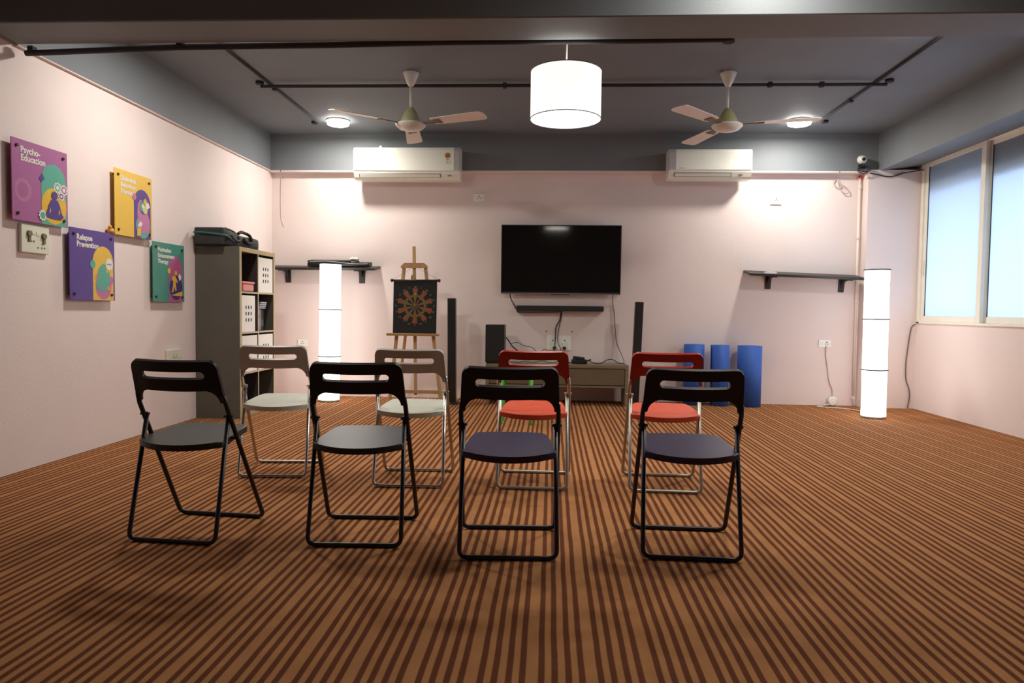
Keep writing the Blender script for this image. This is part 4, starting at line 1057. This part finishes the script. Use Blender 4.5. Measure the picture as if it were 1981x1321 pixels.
cable('strip_wire', [(-0.34, 7.28, bz+0.006), (-0.26, 7.27, bz+0.02), (-0.18, 7.275, bz+0.012), (-0.08, 7.27, bz+0.025), (0.0, 7.28, bz+0.01), (0.08, 7.27, bz+0.02), (0.16, 7.29, bz+0.01), (0.22, 7.30, bz+0.012)], 0.004, M_CB, 'black wire lying in front of the white power strip')
cable('lamp_lead', [(2.873, yw-0.01, 0.625), (2.875, yw, 0.52), (2.895, yw, 0.40), (2.915, yw, 0.26), (2.950, yw, 0.17), (2.955, yw, 0.10), (2.945, yw-0.02, 0.035)], 0.005, M_CP, 'pale lead hanging from the low socket near the window to the floor')
b = MB(); b.tube(smooth_path([(2.93, 7.545, 0.02), (2.80, 7.47, 0.007), (2.74, 7.41, 0.007), (2.83, 7.35, 0.007), (2.95, 7.30, 0.007), (3.03, 7.20, 0.007), (3.04, 7.05, 0.007), (3.02, 6.92, 0.007), (3.005, 6.846, 0.009)]), 0.006, 6); tag(b.build('floor_lead', M_CW), 'white lead lying on the carpet behind the floor lamp near the window', 'cable')
t = empty('foot_switch', (2.945, 7.545, 0.0), 'round white foot switch at the base of the back wall', 'switch')
b = MB(); b.lathe([(0.044, 0.0), (0.048, 0.008), (0.046, 0.022), (0.036, 0.030)], seg=24)
for v in b.bm.verts: v.co = Vector((v.co.x, -v.co.z+0.012, v.co.y+0.049))
b.build('switch_body', M_WHITE, t)
b = MB(); b.box(-0.012, 0.012, -0.023, -0.017, 0.040, 0.058, bev=0.003); b.build('switch_button', M_PLATE, t)
cable('corner_cable', [(3.700, 7.425, 0.865), (3.668, 7.440, 0.835), (3.652, 7.443, 0.74), (3.636, 7.443, 0.60), (3.625, 7.443, 0.45), (3.632, 7.443, 0.30), (3.665, 7.443, 0.20), (3.672, 7.443, 0.12), (3.655, 7.440, 0.008)], 0.006, M_CG, 'thin brown cable snaking down the pillar below the window frame')
cable('camera_cable', [(3.20, 7.435, 2.385), (3.28, 7.440, 2.372), (3.38, 7.442, 2.352), (3.46, 7.442, 2.362), (3.52, 7.440, 2.385), (3.62, 7.40, 2.40), (3.70, 7.38, 2.41)], 0.006, M_CB, 'black cable sagging from the webcam to the window')
b = MB(); b.tube(smooth_path([(2.93, 7.580, 2.362), (2.895, 7.57, 2.31), (2.92, 7.565, 2.27), (2.965, 7.565, 2.28), (2.95, 7.570, 2.33), (2.935, 7.575, 2.345), (2.955, 7.565, 2.26), (3.00, 7.560, 2.205), (3.045, 7.560, 2.21), (3.03, 7.560, 2.25), (2.98, 7.565, 2.29)]), 0.0045, 6); tag(b.build('wire_loop', M_CP), 'pinkish loop of spare wire hanging high on the back wall near the webcam', 'cable')
b = MB(); b.tube(smooth_path([(-2.925, 7.578, 2.36), (-2.93, 7.578, 2.20), (-2.93, 7.578, 2.05), (-2.925, 7.578, 1.93), (-2.90, 7.578, 1.84)]), 0.0035, 6); tag(b.build('hanging_wire', mat('pale_pink_wire', (0.80, 0.68, 0.62), 0.5)), 'thin pink painted wire hanging in the left corner above the wall shelf', 'cable')
for q in ((-2.905, 'small dark hole in the pink strip above the left corner'), (2.925, 'small dark hole in the pink strip above the wire loop')):
    b = MB(); b.tube([(q[0], 7.4995, HB-0.008), (q[0], 7.497, HB-0.008)], 0.006, 8); tag(b.build('screw_hole', M_HOLE), q[1], 'hole')
for xq, lab in ((-0.048, 'dark wall plug hole left above the double socket'), (0.225, 'dark wall plug hole right above the double socket')):
    b = MB(); b.tube([(xq, YB-0.0005, 0.735), (xq, YB-0.004, 0.735)], 0.007, 8); tag(b.build('plug_hole', M_HOLE), lab, 'hole')
